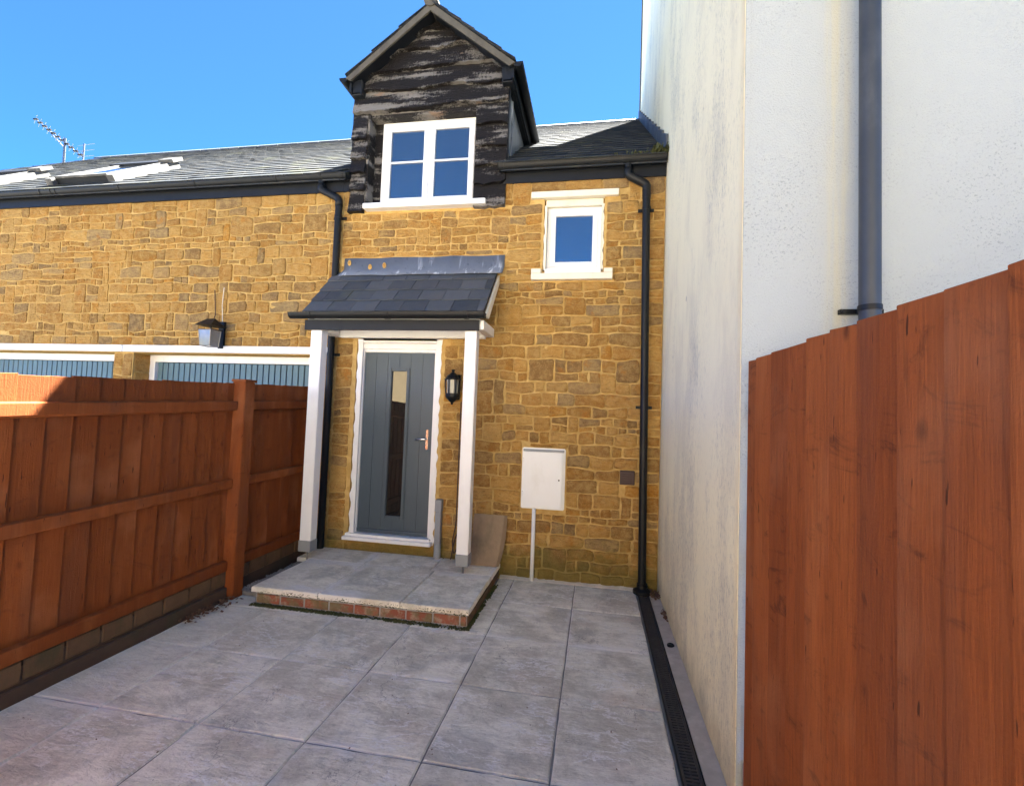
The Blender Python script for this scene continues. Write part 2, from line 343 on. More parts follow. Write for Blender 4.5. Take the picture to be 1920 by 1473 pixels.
def tag(o, label, cat, group=None, kind=None):
    o['label'] = label; o['category'] = cat
    if group: o['group'] = group
    if kind: o['kind'] = kind
    return o
def part(name, parent, loc): ...
def inst(name, me, parent, mw):
    o = bpy.data.objects.new(name, me); COL.objects.link(o); o.parent = parent
    m2 = mw.copy(); m2.translation = mw.translation - wloc(parent); o.matrix_local = m2
    return o
def wave(rng, amp, wl):
    ph = [(rng.uniform(0, 6.28), rng.uniform(.7, 1.5), rng.uniform(.4, 1)) for _ in range(4)]
    sm = sum(p[2] for p in ph)
    return lambda x: amp * sum(p[2] * math.sin(2 * math.pi * x / (wl * p[1]) + p[0]) for p in ph) / sm * 1.6

YW = 0.615      # face of the stone walls
# ------------------------------------------------------------------ ground and patio (setting)
g = MB().add([(-300, -300, -.06), (300, -300, -.06), (300, 300, -.06), (-300, 300, -.06)], [(0, 1, 2, 3)]).build('ground', 'grassland'); g['kind'] = 'structure'; g['label'] = 'rough grass and earth around the houses'
fc = MB().add([(-40, -13, -.052), (-2.96, -13, -.052), (-2.96, .9, -.052), (-40, .9, -.052)], [(0, 1, 2, 3)]).build('garage_forecourt', 'tarmac'); fc['kind'] = 'structure'; fc['label'] = 'tarmac forecourt before the garage doors'  # dark sheet added to cut light bounced onto the garage wall
dw = MB().add([(-2.95, -15.5, -.048), (.86, -15.5, -.048), (.86, -6.6, -.048), (-2.95, -6.6, -.048)], [(0, 1, 2, 3)]).build('bounce_sheet', 'ground'); dw['kind'] = 'structure'; dw['label'] = 'unseen pale gravel sheet added to bounce light into the patio'  # out of view, added as a reflector that brightens the patio
ny = MB().add([(.87, -13, -.052), (40, -13, -.052), (40, 30, -.052), (.87, 30, -.052)], [(0, 1, 2, 3)]).build('bounce_absorber', 'tarmac'); ny['kind'] = 'structure'; ny['label'] = 'unseen dark tarmac sheet added to dim the white wall'  # out of view, added to keep bounced light off the white wall
patio = MB().box(-2.86, .585, -6.6, .60, -.058, -.008).build('patio', 'joint'); patio['kind'] = 'structure'; patio['label'] = 'grey riven stone patio laid in a square grid'
rng = random.Random(4)
def slab_mesh(w, d, seed, h=.05):
    r = random.Random(seed); n = 7; pts = []
    def side(ax, ay, bx, by):
        for i in range(n):
            t = i / n; j = 0 if i == 0 else r.uniform(-.0022, .0022)
            pts.append((ax + (bx - ax) * t + (j if ax == bx else 0), ay + (by - ay) * t + (j if ay == by else 0)))
    w2, d2 = w / 2, d / 2
    side(-w2, -d2, w2, -d2); side(w2, -d2, w2, d2); side(w2, d2, -w2, d2); side(-w2, d2, -w2, -d2)
    k = len(pts); me = bpy.data.meshes.new('paving_slab')
    def ring(ins, z, jz=0):
        return [((x - math.copysign(min(ins, abs(x)), x)) if abs(abs(x) - w2) < .004 else x * (1 - ins / w2), (y - math.copysign(min(ins, abs(y)), y)) if abs(abs(y) - d2) < .004 else y * (1 - ins / d2), z + r.uniform(-jz, jz)) for x, y in pts]
    v = ring(0, -h) + ring(0, -.007, .0015) + ring(.007, 0, .0012)
    fs = [(a * k + i, a * k + (i + 1) % k, (a + 1) * k + (i + 1) % k, (a + 1) * k + i) for a in range(2) for i in range(k)]
    fs.append(tuple(2 * k + i for i in range(k)))
    me.from_pydata(v, [], fs); me.materials.append(MT['paving']); me.update(); return me
SLABS = {}
def slab(name, parent, x0, x1, y0, y1, z, gap=.007, h=.05):
    w, d = round(x1 - x0 - gap, 3), round(y1 - y0 - gap, 3); key = (w, d, rng.randint(0, 2), h)
    if key not in SLABS: SLABS[key] = slab_mesh(w, d, hash(key) & 999, h)
    mt = Matrix.Translation(((x0 + x1) / 2, (y0 + y1) / 2, z)) @ Matrix.Rotation(R(rng.uniform(-.12, .12)), 4, 'X') @ Matrix.Rotation(R(rng.uniform(-.12, .12)), 4, 'Y') @ Matrix.Rotation(R(rng.uniform(-.12, .12)), 4, 'Z')
    return inst(name, SLABS[key], parent, mt)
XS = [.575, 0.0, -.6, -1.2, -1.8, -2.4, -2.85]
YS = [.60, 0.0, -.661, -1.322, -1.984, -2.645, -3.306, -3.967, -4.628, -5.29, -5.95, -6.6]
for a in range(len(XS) - 1):
    for b in range(len(YS) - 1):
        x1, x0, y1, y0 = XS[a], XS[a + 1], YS[b], YS[b + 1]
        if x0 < -.61 and x0 > -2.41 and y0 > -.6: continue          # under the doorstep
        if x0 < -2.41 and y0 > -.5: continue
        if x0 < -.61 and x0 > -2.41 and b == 1: y1 = -.60
        if x0 < -2.41 and b == 1: y1 = -.45
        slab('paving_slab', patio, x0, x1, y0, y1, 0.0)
for y0, y1 in ((0.0, .60), (-.661, 0.0)): slab('paving_slab', patio, -.755, -.6, y0, y1, 0.0)

ff = MB().hexa([(-.75, .575, -.02), (.60, .575, -.02), (.60, .612, -.02), (-.75, .612, -.02), (-.75, .582, .008), (.60, .582, .008), (.60, .612, .03), (-.75, .612, .03)]).build('cement_fillet', 'kerb', patio, .004, 1)
# ------------------------------------------------------------------ rubble stone walls
def clip_poly(poly, ax, val, keep_less):
    out = []; n = len(poly)
    for i in range(n):
        a, b = poly[i], poly[(i + 1) % n]
        ia = (a[ax] <= val) if keep_less else (a[ax] >= val); ib = (b[ax] <= val) if keep_less else (b[ax] >= val)
        if ia: out.append(a)
        if ia != ib:
            t = (val - a[ax]) / (b[ax] - a[ax]); out.append((a[0] + (b[0] - a[0]) * t, a[1] + (b[1] - a[1]) * t))
    return out
def area(p): return abs(sum(p[i][0] * p[(i + 1) % len(p)][1] - p[(i + 1) % len(p)][0] * p[i][1] for i in range(len(p)))) / 2
def rubble(u0, u1, v0, v1, holes, rg):
    vs = [v0]
    while vs[-1] < v1 - .19: vs.append(vs[-1] + rg.choice((.070, .085, .098, .110, .122, .140)) * rg.uniform(.92, 1.08))
    vs[-1] = v1 if v1 - vs[-1] < .07 else vs[-1]
    if vs[-1] < v1: vs.append(v1)
    cur = [wave(rg, .0 if i in (0, len(vs) - 1) else .0125, .48) for i in range(len(vs))]
    C = lambda k, u: vs[k] + cur[k](u)
    blocked = {k: [] for k in range(len(vs) + 2)}; polys = []
    j = .0058
    for k in range(len(vs) - 1):
        lo, hi = vs[k], vs[k + 1]
        bl = list(blocked[k]) + [(h[0], h[1]) for h in holes if h[2] <= lo + .045 and h[3] >= hi - .045]
        iv = []; x = u0
        for a, b in sorted(bl) + [(u1, u1)]:
            if a > x + .02: iv.append((x, min(a, u1)))
            x = max(x, b)
        for a, b in iv:
            x = a
            while x < b - .01:
                h = hi - lo; w = min(max(h * rg.choice((.95, 1.2, 1.45, 1.75, 2.0, 2.3, 2.8)) * rg.uniform(.9, 1.1), .085), .36)
                e = x + w
                if b - e < .11: e = b if b - x < .46 else (x + b) / 2
                top = k + 1
                if rg.random() < .09 and k + 2 < len(vs) and e - x < .34 and not any(a2 < e + .02 and b2 > x - .02 for a2, b2 in blocked[k + 1]) and not any(hh[0] < e and hh[1] > x and hh[2] < vs[k + 2] and hh[3] > lo for hh in holes):
                    top = k + 2; blocked[k + 1].append((x, e))
                sl, sr = rg.uniform(-.014, .014) if x > a else 0, rg.uniform(-.014, .014) if e < b else 0
                us = [x + j, x + j + (e - x - 2 * j) * rg.uniform(.28, .38), x + j + (e - x - 2 * j) * rg.uniform(.62, .72), e - j]
                split = top == k + 1 and h > .135 and rg.random() < .10
                segs = [(0, .5), (.5, 1)] if split else [(0, 1)]
                for s0, s1 in segs:
                    L = lambda u, s: C(k, u) + (C(top, u) - C(k, u)) * s
                    bot = [(u, L(u, s0) + j * (1 if s0 == 0 else .8)) for u in us]; tp = [(u, L(u, s1) - j * (1 if s1 == 1 else .8)) for u in reversed(us)]
                    ml = [(us[0] + sl, (bot[0][1] + tp[-1][1]) / 2)]; mr = [(us[-1] + sr, (bot[-1][1] + tp[0][1]) / 2)]
                    p = bot + mr + tp + ml
                    jj = .0048
                    p = [(q[0] + rg.uniform(-jj, jj), q[1] + rg.uniform(-jj, jj)) for q in p]
                    for hh in holes:
                        xs = [q[0] for q in p]; zs = [q[1] for q in p]
                        if not p or max(xs) <= hh[0] or min(xs) >= hh[1] or max(zs) <= hh[2] or min(zs) >= hh[3]: continue
                        c = [clip_poly(p, 0, hh[0] - .004, True), clip_poly(p, 0, hh[1] + .004, False), clip_poly(p, 1, hh[2] - .004, True), clip_poly(p, 1, hh[3] + .004, False)]
                        p = max(c, key=lambda q: area(q) if len(q) > 2 else 0)
                        if len(p) < 3: p = []; break
                    if p and area(p) > .0022 and max(q[0] for q in p) - min(q[0] for q in p) > .035 and max(q[1] for q in p) - min(q[1] for q in p) > .035:
                        q2 = []
                        for i in range(len(p)):                       # round the corners
                            a1, b1 = p[i], p[(i + 1) % len(p)]
                            q2 += [(a1[0] * .80 + b1[0] * .20, a1[1] * .80 + b1[1] * .20), (a1[0] * .20 + b1[0] * .80, a1[1] * .20 + b1[1] * .80)]
                        polys.append(q2)
                x = e
    return polys
def stone_geo(p, rg, y=YW, axis='y'):
    n = len(p); cx = sum(q[0] for q in p) / n; cz = sum(q[1] for q in p) / n
    w = max(q[0] for q in p) - min(q[0] for q in p); h = max(q[1] for q in p) - min(q[1] for q in p)
    d1 = rg.uniform(.003, .012); d2 = d1 + rg.uniform(.001, .007); tx, tz = rg.uniform(-.025, .025), rg.uniform(-.04, .03)
    def ring(ins, d, jit):
        fx, fz = max(.1, 1 - 2 * ins / w), max(.1, 1 - 2 * ins / h)
        return [(cx + (q[0] - cx) * fx, y - d - jit * rg.uniform(-1, 1) - (q[0] - cx) * tx * (d > 0) - (q[1] - cz) * tz * (d > 0), cz + (q[1] - cz) * fz) for q in p]
    v = ring(0, -.006, 0) + ring(.002, d1, .0018) + ring(min(.024, h * .24), d2, .0042) + [(cx, y - d2 - rg.uniform(-.002, .004), cz)]
    fs = [(a * n + i, a * n + (i + 1) % n, (a + 1) * n + (i + 1) % n, (a + 1) * n + i) for a in range(2) for i in range(n)]
    fs += [(2 * n + i, 2 * n + (i + 1) % n, 3 * n) for i in range(n)]
    return v, fs
def lay_stones(polys, parent, key, rg, limit=300):
    polys = sorted(polys, key=key); rest = MB()
    for i, p in enumerate(polys):
        v, fs = stone_geo(p, rg)
        if i < limit:
            so_ = MB().add(v, fs).build('stone', 'stone', parent)
            for q_ in so_.data.polygons: q_.use_smooth = len(q_.vertices) == 3 or abs(q_.normal.y) > .75
        else: rest.add(v, fs)
    if rest.v: rest.build('stone_remainder', 'stone', parent, kind='stuff')
    return len(polys)
def holed_wall(x0, x1, z0, z1, y0, y1, holes):
    mb = MB(); xs = sorted({x0, x1, *[min(max(h[i], x0), x1) for h in holes for i in (0, 1)]}); zs = sorted({z0, z1, *[min(max(h[i], z0), z1) for h in holes for i in (2, 3)]})
    for a, b in zip(xs, xs[1:]):
        run = None
        for c, d in zip(zs, zs[1:]):
            solid = not any(h[0] < (a + b) / 2 < h[1] and h[2] < (c + d) / 2 < h[3] for h in holes)
            if solid: run = (run[0], d) if run else (c, d)
            if run and (not solid or d == zs[-1]):
                mb.box(a, b, y0, y1, run[0], run[1]); run = None
    return mb

# roof helper: slates laid on a plane, courses from the eaves up
SLATE = {}
def slate_mesh(w, ln, th, matk, var):
    k = (round(w, 3), ln, th, matk, var)
    if k not in SLATE:
        r = random.Random(var * 7 + 1); j = lambda: r.uniform(-.004, .004)
        mb = MB(); a = w / 2 - .0025
        x = [(-a, 0 + j()), (-a * .3, j()), (a * .35, j()), (a, j()), (a, ln), (-a, ln)]
        mb.prism([(p[0], p[1], 0) for p in x], (0, 0, th))
        me = bpy.data.meshes.new('slate'); me.from_pydata(mb.v, [], mb.f); me.materials.append(MT[matk])
        bm = bmesh.new(); bm.from_mesh(me); bmesh.ops.recalc_face_normals(bm, faces=bm.faces); bm.to_mesh(me); bm.free()
        SLATE[k] = me
    return SLATE[k]
def lay_slates(parent, o, ax, up, width, length, w, gauge, matk, rg, skip=None, limit=300, order=None, ln=None, th=.007, edge=0.0):
    o, ax, up = Vector(o), Vector(ax).normalized(), Vector(up).normalized(); nr = ax.cross(up).normalized()
    ln = ln or gauge * 2.1; items = []; nc = int(length / gauge + .6)
    for c in range(nc):
        s = c * gauge; off = (w / 2 if c % 2 else 0) ; x = -off
        while x < width - .01:
            a, b = max(x, 0), min(x + w, width)
            if b - a > .04:
                m = (a + b) / 2
                if not skip or not skip(o + ax * m + up * (s + gauge * .5)): items.append((m, b - a, s))
            x += w
    if order: items.sort(key=lambda t: order(o + ax * t[0] + up * t[2]))
    rest = MB()
    for i, (m, ww, s) in enumerate(items):
        L = min(ln, max(gauge * .9, length - s)); tilt = math.atan2(th * 1.9, gauge * 1.0) * .85
        up2 = (up * math.cos(tilt) - nr * math.sin(tilt)); n2 = ax.cross(up2)
        t = o + ax * m + up * s + nr * (th * 1.9 + rg.uniform(0, .003))
        mw = Matrix(((ax.x, up2.x, n2.x, t.x), (ax.y, up2.y, n2.y, t.y), (ax.z, up2.z, n2.z, t.z), (0, 0, 0, 1))) @ Matrix.Rotation(R(rg.uniform(-.5, .5)), 4, 'Z')
        me = slate_mesh(ww, round(L, 3), th, matk, rg.randint(0, 3))
        if i < limit: inst('slate', me, parent, mw)
        else: rest.add([mw @ v.co for v in me.vertices], [tuple(p.vertices) for p in me.polygons])
    if rest.v: rest.build('slate_remainder', matk, parent, kind='stuff')
def gutter(name, parent, x0, x1, y, z, r=.056, mat='black', joints=()):
    mb = MB(); n = 10; th = .004
    prof = [(math.cos(math.pi + math.pi * i / n) * r, math.sin(math.pi + math.pi * i / n) * r) for i in range(n + 1)]
    prof += [(math.cos(2 * math.pi - math.pi * i / n) * (r - th), math.sin(2 * math.pi - math.pi * i / n) * (r - th)) for i in range(n + 1)]
    mb.prism([(x0, y + a, z + b) for a, b in prof], (x1 - x0, 0, 0))
    for e in (x0, x1):                                                   # stop ends
        mb.prism([(e - .003, y + a, z + b) for a, b in prof[:n + 1]], (.006, 0, 0))
    gobj = smooth_by_angle(mb.build(name, mat, parent), 40)
    for jx, jw in joints:
        p2 = [(math.cos(math.pi + math.pi * i / n) * (r + .006), math.sin(math.pi + math.pi * i / n) * (r + .006)) for i in range(n + 1)]
        p2 += [(math.cos(2 * math.pi - math.pi * i / n) * r, math.sin(2 * math.pi - math.pi * i / n) * r) for i in range(n + 1)]
        smooth_by_angle(MB().prism([(jx - jw / 2, y + a, z + b + .002) for a, b in p2], (jw, 0, 0)).build('gutter_bracket', mat, gobj), 40)
    return gobj
def pipe_path(pts, rad=.06, n=5):
    P = [Vector(p) for p in pts]; out = [P[0]]
    for i in range(1, len(P) - 1):
        a, b, c = P[i - 1], P[i], P[i + 1]; q = min(rad, (a - b).length * .45, (c - b).length * .45)
        s, e = b + (a - b).normalized() * q, b + (c - b).normalized() * q
        out += [s * (1 - t) ** 2 + b * 2 * t * (1 - t) + e * t ** 2 for t in [k / n for k in range(n + 1)]]
    return out + [P[-1]]
def window(parent, x0, x1, z0, z1, y, leaves, bars, name='window', fw=.045, sw=.05, mat='upvc'):
    mb = MB()
    mb.box(x0, x0 + fw, y, y + .07, z0, z1).box(x1 - fw, x1, y, y + .07, z0, z1).box(x0 + fw, x1 - fw, y + .001, y + .07, z1 - fw, z1).box(x0 + fw, x1 - fw, y + .001, y + .07, z0, z0 + fw)
    wo = mb.build(name, mat, parent, .003, 1)
    xs = [x0 + fw - .004 + (x1 - x0 - 2 * fw + .008) * i / leaves for i in range(leaves + 1)]
    for i in range(leaves):
        a, b, c, d = xs[i] + .003, xs[i + 1] - .003, z0 + fw - .002, z1 - fw + .002; yy = y - .012
        s = MB().box(a, a + sw, yy, yy + .06, c, d).box(b - sw, b, yy, yy + .06, c, d).box(a + sw, b - sw, yy + .001, yy + .06, d - sw, d).box(a + sw, b - sw, yy + .001, yy + .06, c, c + sw)
        s.build('sash', mat, wo, .005, 2)
        zs = [c + sw - .003] + [c + (d - c) * t for t in bars] + [d - sw + .003]
        for q in range(len(zs) - 1):
            MB().box(a + sw - .003, b - sw + .003, yy + .022, yy + .03, zs[q] + .001, zs[q + 1] - .001).build('pane', 'glass', wo)
        for t in bars: MB().box(a + sw - .002, b - sw + .002, yy + .008, yy + .021, c + (d - c) * t - .010, c + (d - c) * t + .010).build('glazing_bar', mat, wo, .003, 1)
    return wo
def margin(parent, x, z0, z1, side, w, seed, y=YW - .006, inner=0.0):     # ragged painted edge of an opening
    r = random.Random(seed); n = int((z1 - z0) / .022); f = wave(r, .008, .16); pts = []
    for i in range(n + 1):
        z = z0 + (z1 - z0) * i / n; pts.append((x + side * (w + f(z) + r.uniform(-.002, .002)), y, z))
    poly = [(x - side * inner, y, z0)] + pts + [(x - side * inner, y, z1)]
    return MB().prism(poly, (0, .03, 0)).build('painted_margin', 'cream' if seed > 50 else 'white', parent)

# ------------------------------------------------------------------ stone house with dormer
EY, EZ, RY, RZ = .50, 4.215, 4.20, 6.885            # eaves and ridge of the long roof
SL = (RZ - EZ) / (RY - EY); UP = Vector((0, 1, SL)).normalized(); PL = (Vector((0, RY, RZ)) - Vector((0, EY, EZ))).length
roofz = lambda y: EZ + (y - EY) * SL
house = thing('stone_house', 'honey stone house with black timber dormer and grey front door', 'house', (-.95, YW + .2, 0))
HX0, HX1 = -2.675, .775
DOOR = (-2.43, -1.475, .16, 2.385); SW = (-.425, .185, 3.11, 3.87); DW = (-2.44, -1.165, 3.86, 6.5)
holes = [DOOR, SW, (-2.60, -.86, 4.19, 7)]
wall = holed_wall(HX0, HX1, -.1, 4.20, YW, YW + .3, [DOOR, SW, DW]).build('wall', 'mortar', house)
sholes = [(-2.475, -1.43, .0, 2.42), (-.445, .205, 3.02, 3.86), (-.57, .335, 3.86, 3.945), (-.54, .285, 3.005, 3.13), (-2.455, -1.0, 3.79, 4.6), (-2.61, -2.44, 3.80, 4.6), (-1.17, -.845, 3.79, 4.6), (-.57, -.12, .70, 1.315), (.40, .545, .99, 1.14), (-2.62, -.81, 3.12, 3.30)]
rg = random.Random(11)
lay_stones(rubble(HX0 + .004, HX1, .0, 4.07, sholes, rg), wall, lambda p: (p[0][0] - .16) ** 2 + (p[0][1] - 1.6) ** 2 * .5, rg)
for x0, x1, sd in ((-2.36, None, 3), (None, -1.52, 8)):
    if x0: margin(house, x0, .2, 2.40, -1, .055, sd, inner=.0)
    else: margin(house, x1, .2, 2.40, 1, .055, sd, inner=.0)
# front door
dy = YW + .03
fr = MB().box(-2.42, -2.352, dy, dy + .08, .20, 2.36).box(-1.548, -1.48, dy, dy + .08, .20, 2.36).box(-2.352, -1.548, dy + .001, dy + .08, 2.262, 2.36).build('door_frame', 'white', house, .004, 1)
MB().box(-2.40, -1.50, dy - .03, dy + .02, 2.36, 2.42).build('door_head', 'white', house, .005, 1)
MB().box(-2.425, -1.475, dy - .018, dy + .02, 2.295, 2.352).build('door_head_trim', 'white', house, .005, 1)
mb = MB().box(-2.46, -1.475, YW - .075, dy + .07, .252, .290); mb.build('door_sill', 'upvc', house, .006, 1)
MB().box(-2.44, -1.495, YW - .045, dy + .07, .290, .318).build('threshold', 'upvc', house, .004, 1)
MB().box(-2.46, -1.46, YW - .01, YW + .2, .10, .251).build('threshold_bed', 'stone', house)
LX0, LX1, LZ0, LZ1 = -2.349, -1.551, .320, 2.259; dd = dy + .018
gx0, gx1, gz0, gz1 = -2.045, -1.845, .50, 2.075
mb = MB(); px = [LX0 + (LX1 - LX0) * i / 6 for i in range(7)]
def plank(a, b, c, d): mb.box(a + .0022, b - .0022, dd, dd + .04, c, d)
for i in range(6):
    a, b = px[i], px[i + 1]
    if b <= gx0 or a >= gx1: plank(a, b, LZ0, LZ1)
    else:
        plank(a, b, LZ0, gz0); plank(a, b, gz1, LZ1)
        if a < gx0: mb.box(a + .0022, gx0, dd, dd + .04, gz0, gz1)
        if b > gx1: mb.box(gx1, b - .0022, dd, dd + .04, gz0, gz1)
mb.box(LX0, LX1, dd + .006, dd + .038, LZ0 + .001, LZ0 + .002)
for a, b in ((LX0, gx0), (gx1, LX1)): mb.box(a, b, dd + .004, dd + .036, LZ0, LZ1)
mb.box(gx0, gx1, dd + .004, dd + .036, LZ0, gz0).box(gx0, gx1, dd + .004, dd + .036, gz1, LZ1)
door = mb.build('door', 'door', house); door['label'] = 'anthracite grey plank front door with narrow tall glass'
t = .034; mb = MB()
for a, b, c, d in ((gx0 - .02, gx0 + t - .02, gz0 - .02, gz1 + .02), (gx1 - t + .02, gx1 + .02, gz0 - .02, gz1 + .02)): mb.box(a, b, dd - .014, dd + .03, c, d)
for c, d in ((gz0 - .02, gz0 + t - .02), (gz1 - t + .02, gz1 + .02)): mb.box(gx0 + t - .02, gx1 - t + .02, dd - .013, dd + .03, c, d)
mb.build('glazing_frame', 'door', door, .006, 2)
t2 = MB().box(gx0, gx1, dd + .012, dd + .02, gz0, gz1).build('pane', 'doorglass', door)
MB().box(LX0, LX1, dd - .012, dd, LZ0 + .004, LZ0 + .045).build('weather_bar', 'door', door, .004, 1)
hx = -1.602
hp = MB().box(hx - .013, hx + .013, dd - .011, dd + .001, 1.235, 1.445).build('handle_plate', 'copper', door, .005, 2)
MB().tube(pipe_path([(hx, dd, 1.345), (hx, dd - .05, 1.345), (hx - .035, dd - .055, 1.345), (hx - .115, dd - .05, 1.335)], .015), [.011] * 8 + [.012] * 6, 10).build('handle', 'chrome', door, smooth=True)
MB().tube([(hx, dd - .011, 1.265), (hx, dd - .02, 1.265)], .009, 12).build('lock_cylinder', 'chrome', door)
# small upper window
window(house, -.395, .160, 3.135, 3.795, YW + .055, 1, (), fw=.04, sw=.05)
MB().box(-.41, .175, YW + .02, YW + .14, 3.797, 3.868).build('window_head', 'cream', house, .004, 1)
margin(house, -.395, 3.13, 3.80, -1, .024, 61, YW - .004); margin(house, .160, 3.13, 3.80, 1, .022, 62, YW - .004)
MB().box(-.562, .325, YW - .045, YW + .03, 3.869, 3.936).build('lintel', 'cream', house, .006, 1)
MB().box(-.535, .280, YW - .06, YW + .05, 3.015, 3.080).box(-.535, -.435, YW - .059, YW + .05, 3.080, 3.128).box(.195, .280, YW - .059, YW + .05, 3.080, 3.124).build('window_sill', 'cream', house, .005, 1)
MB().box(-.40, .165, YW - .03, YW + .06, 3.081, 3.134).build('sub_sill', 'upvc', house, .006, 1)
# dormer
DX0, DX1, DC, DEZ, DAZ = -2.60, -.84, -1.69, 5.235, 5.985
dsl = .80
dormer = MB()
dormer.box(DX0 + .01, -2.44, YW + .002, YW + .10, 3.80, 5.20).box(-1.17, DX1 - .01, YW + .002, YW + .10, 3.80, 5.20).box(-2.44, -1.17, YW + .003, YW + .10, 4.90, 5.20)
dormer.prism([(DX0 + .01, YW + .002, 5.20), (DX1 - .01, YW + .002, 5.20), (DC, YW + .002, 5.93)], (0, .098, 0))
dormer = dormer.build('dormer', 'worn', house); dormer['label'] = 'gabled dormer clad in flaking black waney boards'
def waney(x0, x1, zb, zt, seed, gable=False, zb2=None, zt2=None):
    r = random.Random(seed); wv = wave(r, .019, .60); wf = wave(r, .007, .12); n = max(4, int((x1 - x0) / .05)); zb2 = zb if zb2 is None else zb2; zt2 = zt if zt2 is None else zt2
    hw = lambda x: DAZ - .06 - abs(x - DC) * dsl
    low, up = [], []
    for i in range(n + 1):
        x = x0 + (x1 - x0) * i / n; tt = i / n; b = zb + (zb2 - zb) * tt + wv(x) + wf(x); tp = zt + (zt2 - zt) * tt
        if gable: tp = min(tp, hw(x)); b = min(b, tp - .004)
        low.append((x, b)); up.append((x, tp))
    k = n + 1; v = []
    for x, z in low: v.append((x, YW - .066, z))
    for i in range(k): v.append((up[i][0], YW - .014 - .02 * 0, max(up[i][1], low[i][1] + .003)))
    for x, z in low: v.append((x, YW + .0, z))
    for i in range(k): v.append((up[i][0], YW + .001, max(up[i][1], low[i][1] + .003)))
    fs = []
    for i in range(k - 1):
        fs += [(i, i + 1, k + i + 1, k + i), (2 * k + i + 1, 2 * k + i, 3 * k + i, 3 * k + i + 1), (i + 1, i, 2 * k + i, 2 * k + i + 1), (k + i, k + i + 1, 3 * k + i + 1, 3 * k + i)]
    fs += [(0, k, 3 * k, 2 * k), (k - 1, 3 * k - 1, 4 * k - 1, 2 * k - 1)]
    return MB().add(v, fs).build('cladding_board', 'worn', dormer)
rows = [4.905, 4.945 + .2, 5.355, 5.585, 5.815, 6.0]
waney(DX0, DX1, 4.915, 5.18, 1, zb2=4.955); waney(DX0 + .0, DX1, 5.145, 5.40, 2, True, zb2=5.165); waney(-2.44, -.93, 5.365, 5.62, 3, True, zb2=5.40); waney(-2.19, -1.19, 5.59, 5.85, 4, True, zb2=5.61); waney(-1.91, -1.46, 5.815, 5.99, 5, True)
for i, (b, tp) in enumerate(((4.62, 4.935), (4.41, 4.645), (4.235, 4.43), (4.045, 4.26), (3.80, 4.07))): waney(DX0, -2.43 + (i % 2) * .006, b, tp, 20 + i)
for i, (b, tp) in enumerate(((4.69, 4.97), (4.455, 4.71), (4.255, 4.475), (4.055, 4.275), (3.795, 4.08))): waney(-1.175 - (i % 2) * .006, DX1, b, tp, 40 + i)
MB().box(-2.437, -2.405, YW - .02, .80, 3.885, 4.92).build('reveal_board', 'worn', dormer); MB().box(-1.19, -1.172, YW - .02, .80, 3.885, 4.92).build('reveal_board', 'worn', dormer)
MB().box(-2.437, -1.172, YW + .0, .80, 4.885, 4.91).build('reveal_head', 'worn', dormer)
MB().box(-2.405, -2.31, .745, .80, 3.89, 4.885).build('reveal_filler', 'worn', dormer)
window(house, -2.31, -1.19, 3.905, 4.885, .735, 2, (.53,), fw=.045, sw=.062)['label'] = 'white two leaf dormer window with one bar across each pane'
MB().box(-2.405, -1.035, YW - .10, .78, 3.815, 3.872).build('window_sill', 'white', house, .006, 1)
MB().box(-2.395, -1.19, YW - .02, .76, 3.873, 3.904).build('sub_sill', 'upvc', house, .004, 1)
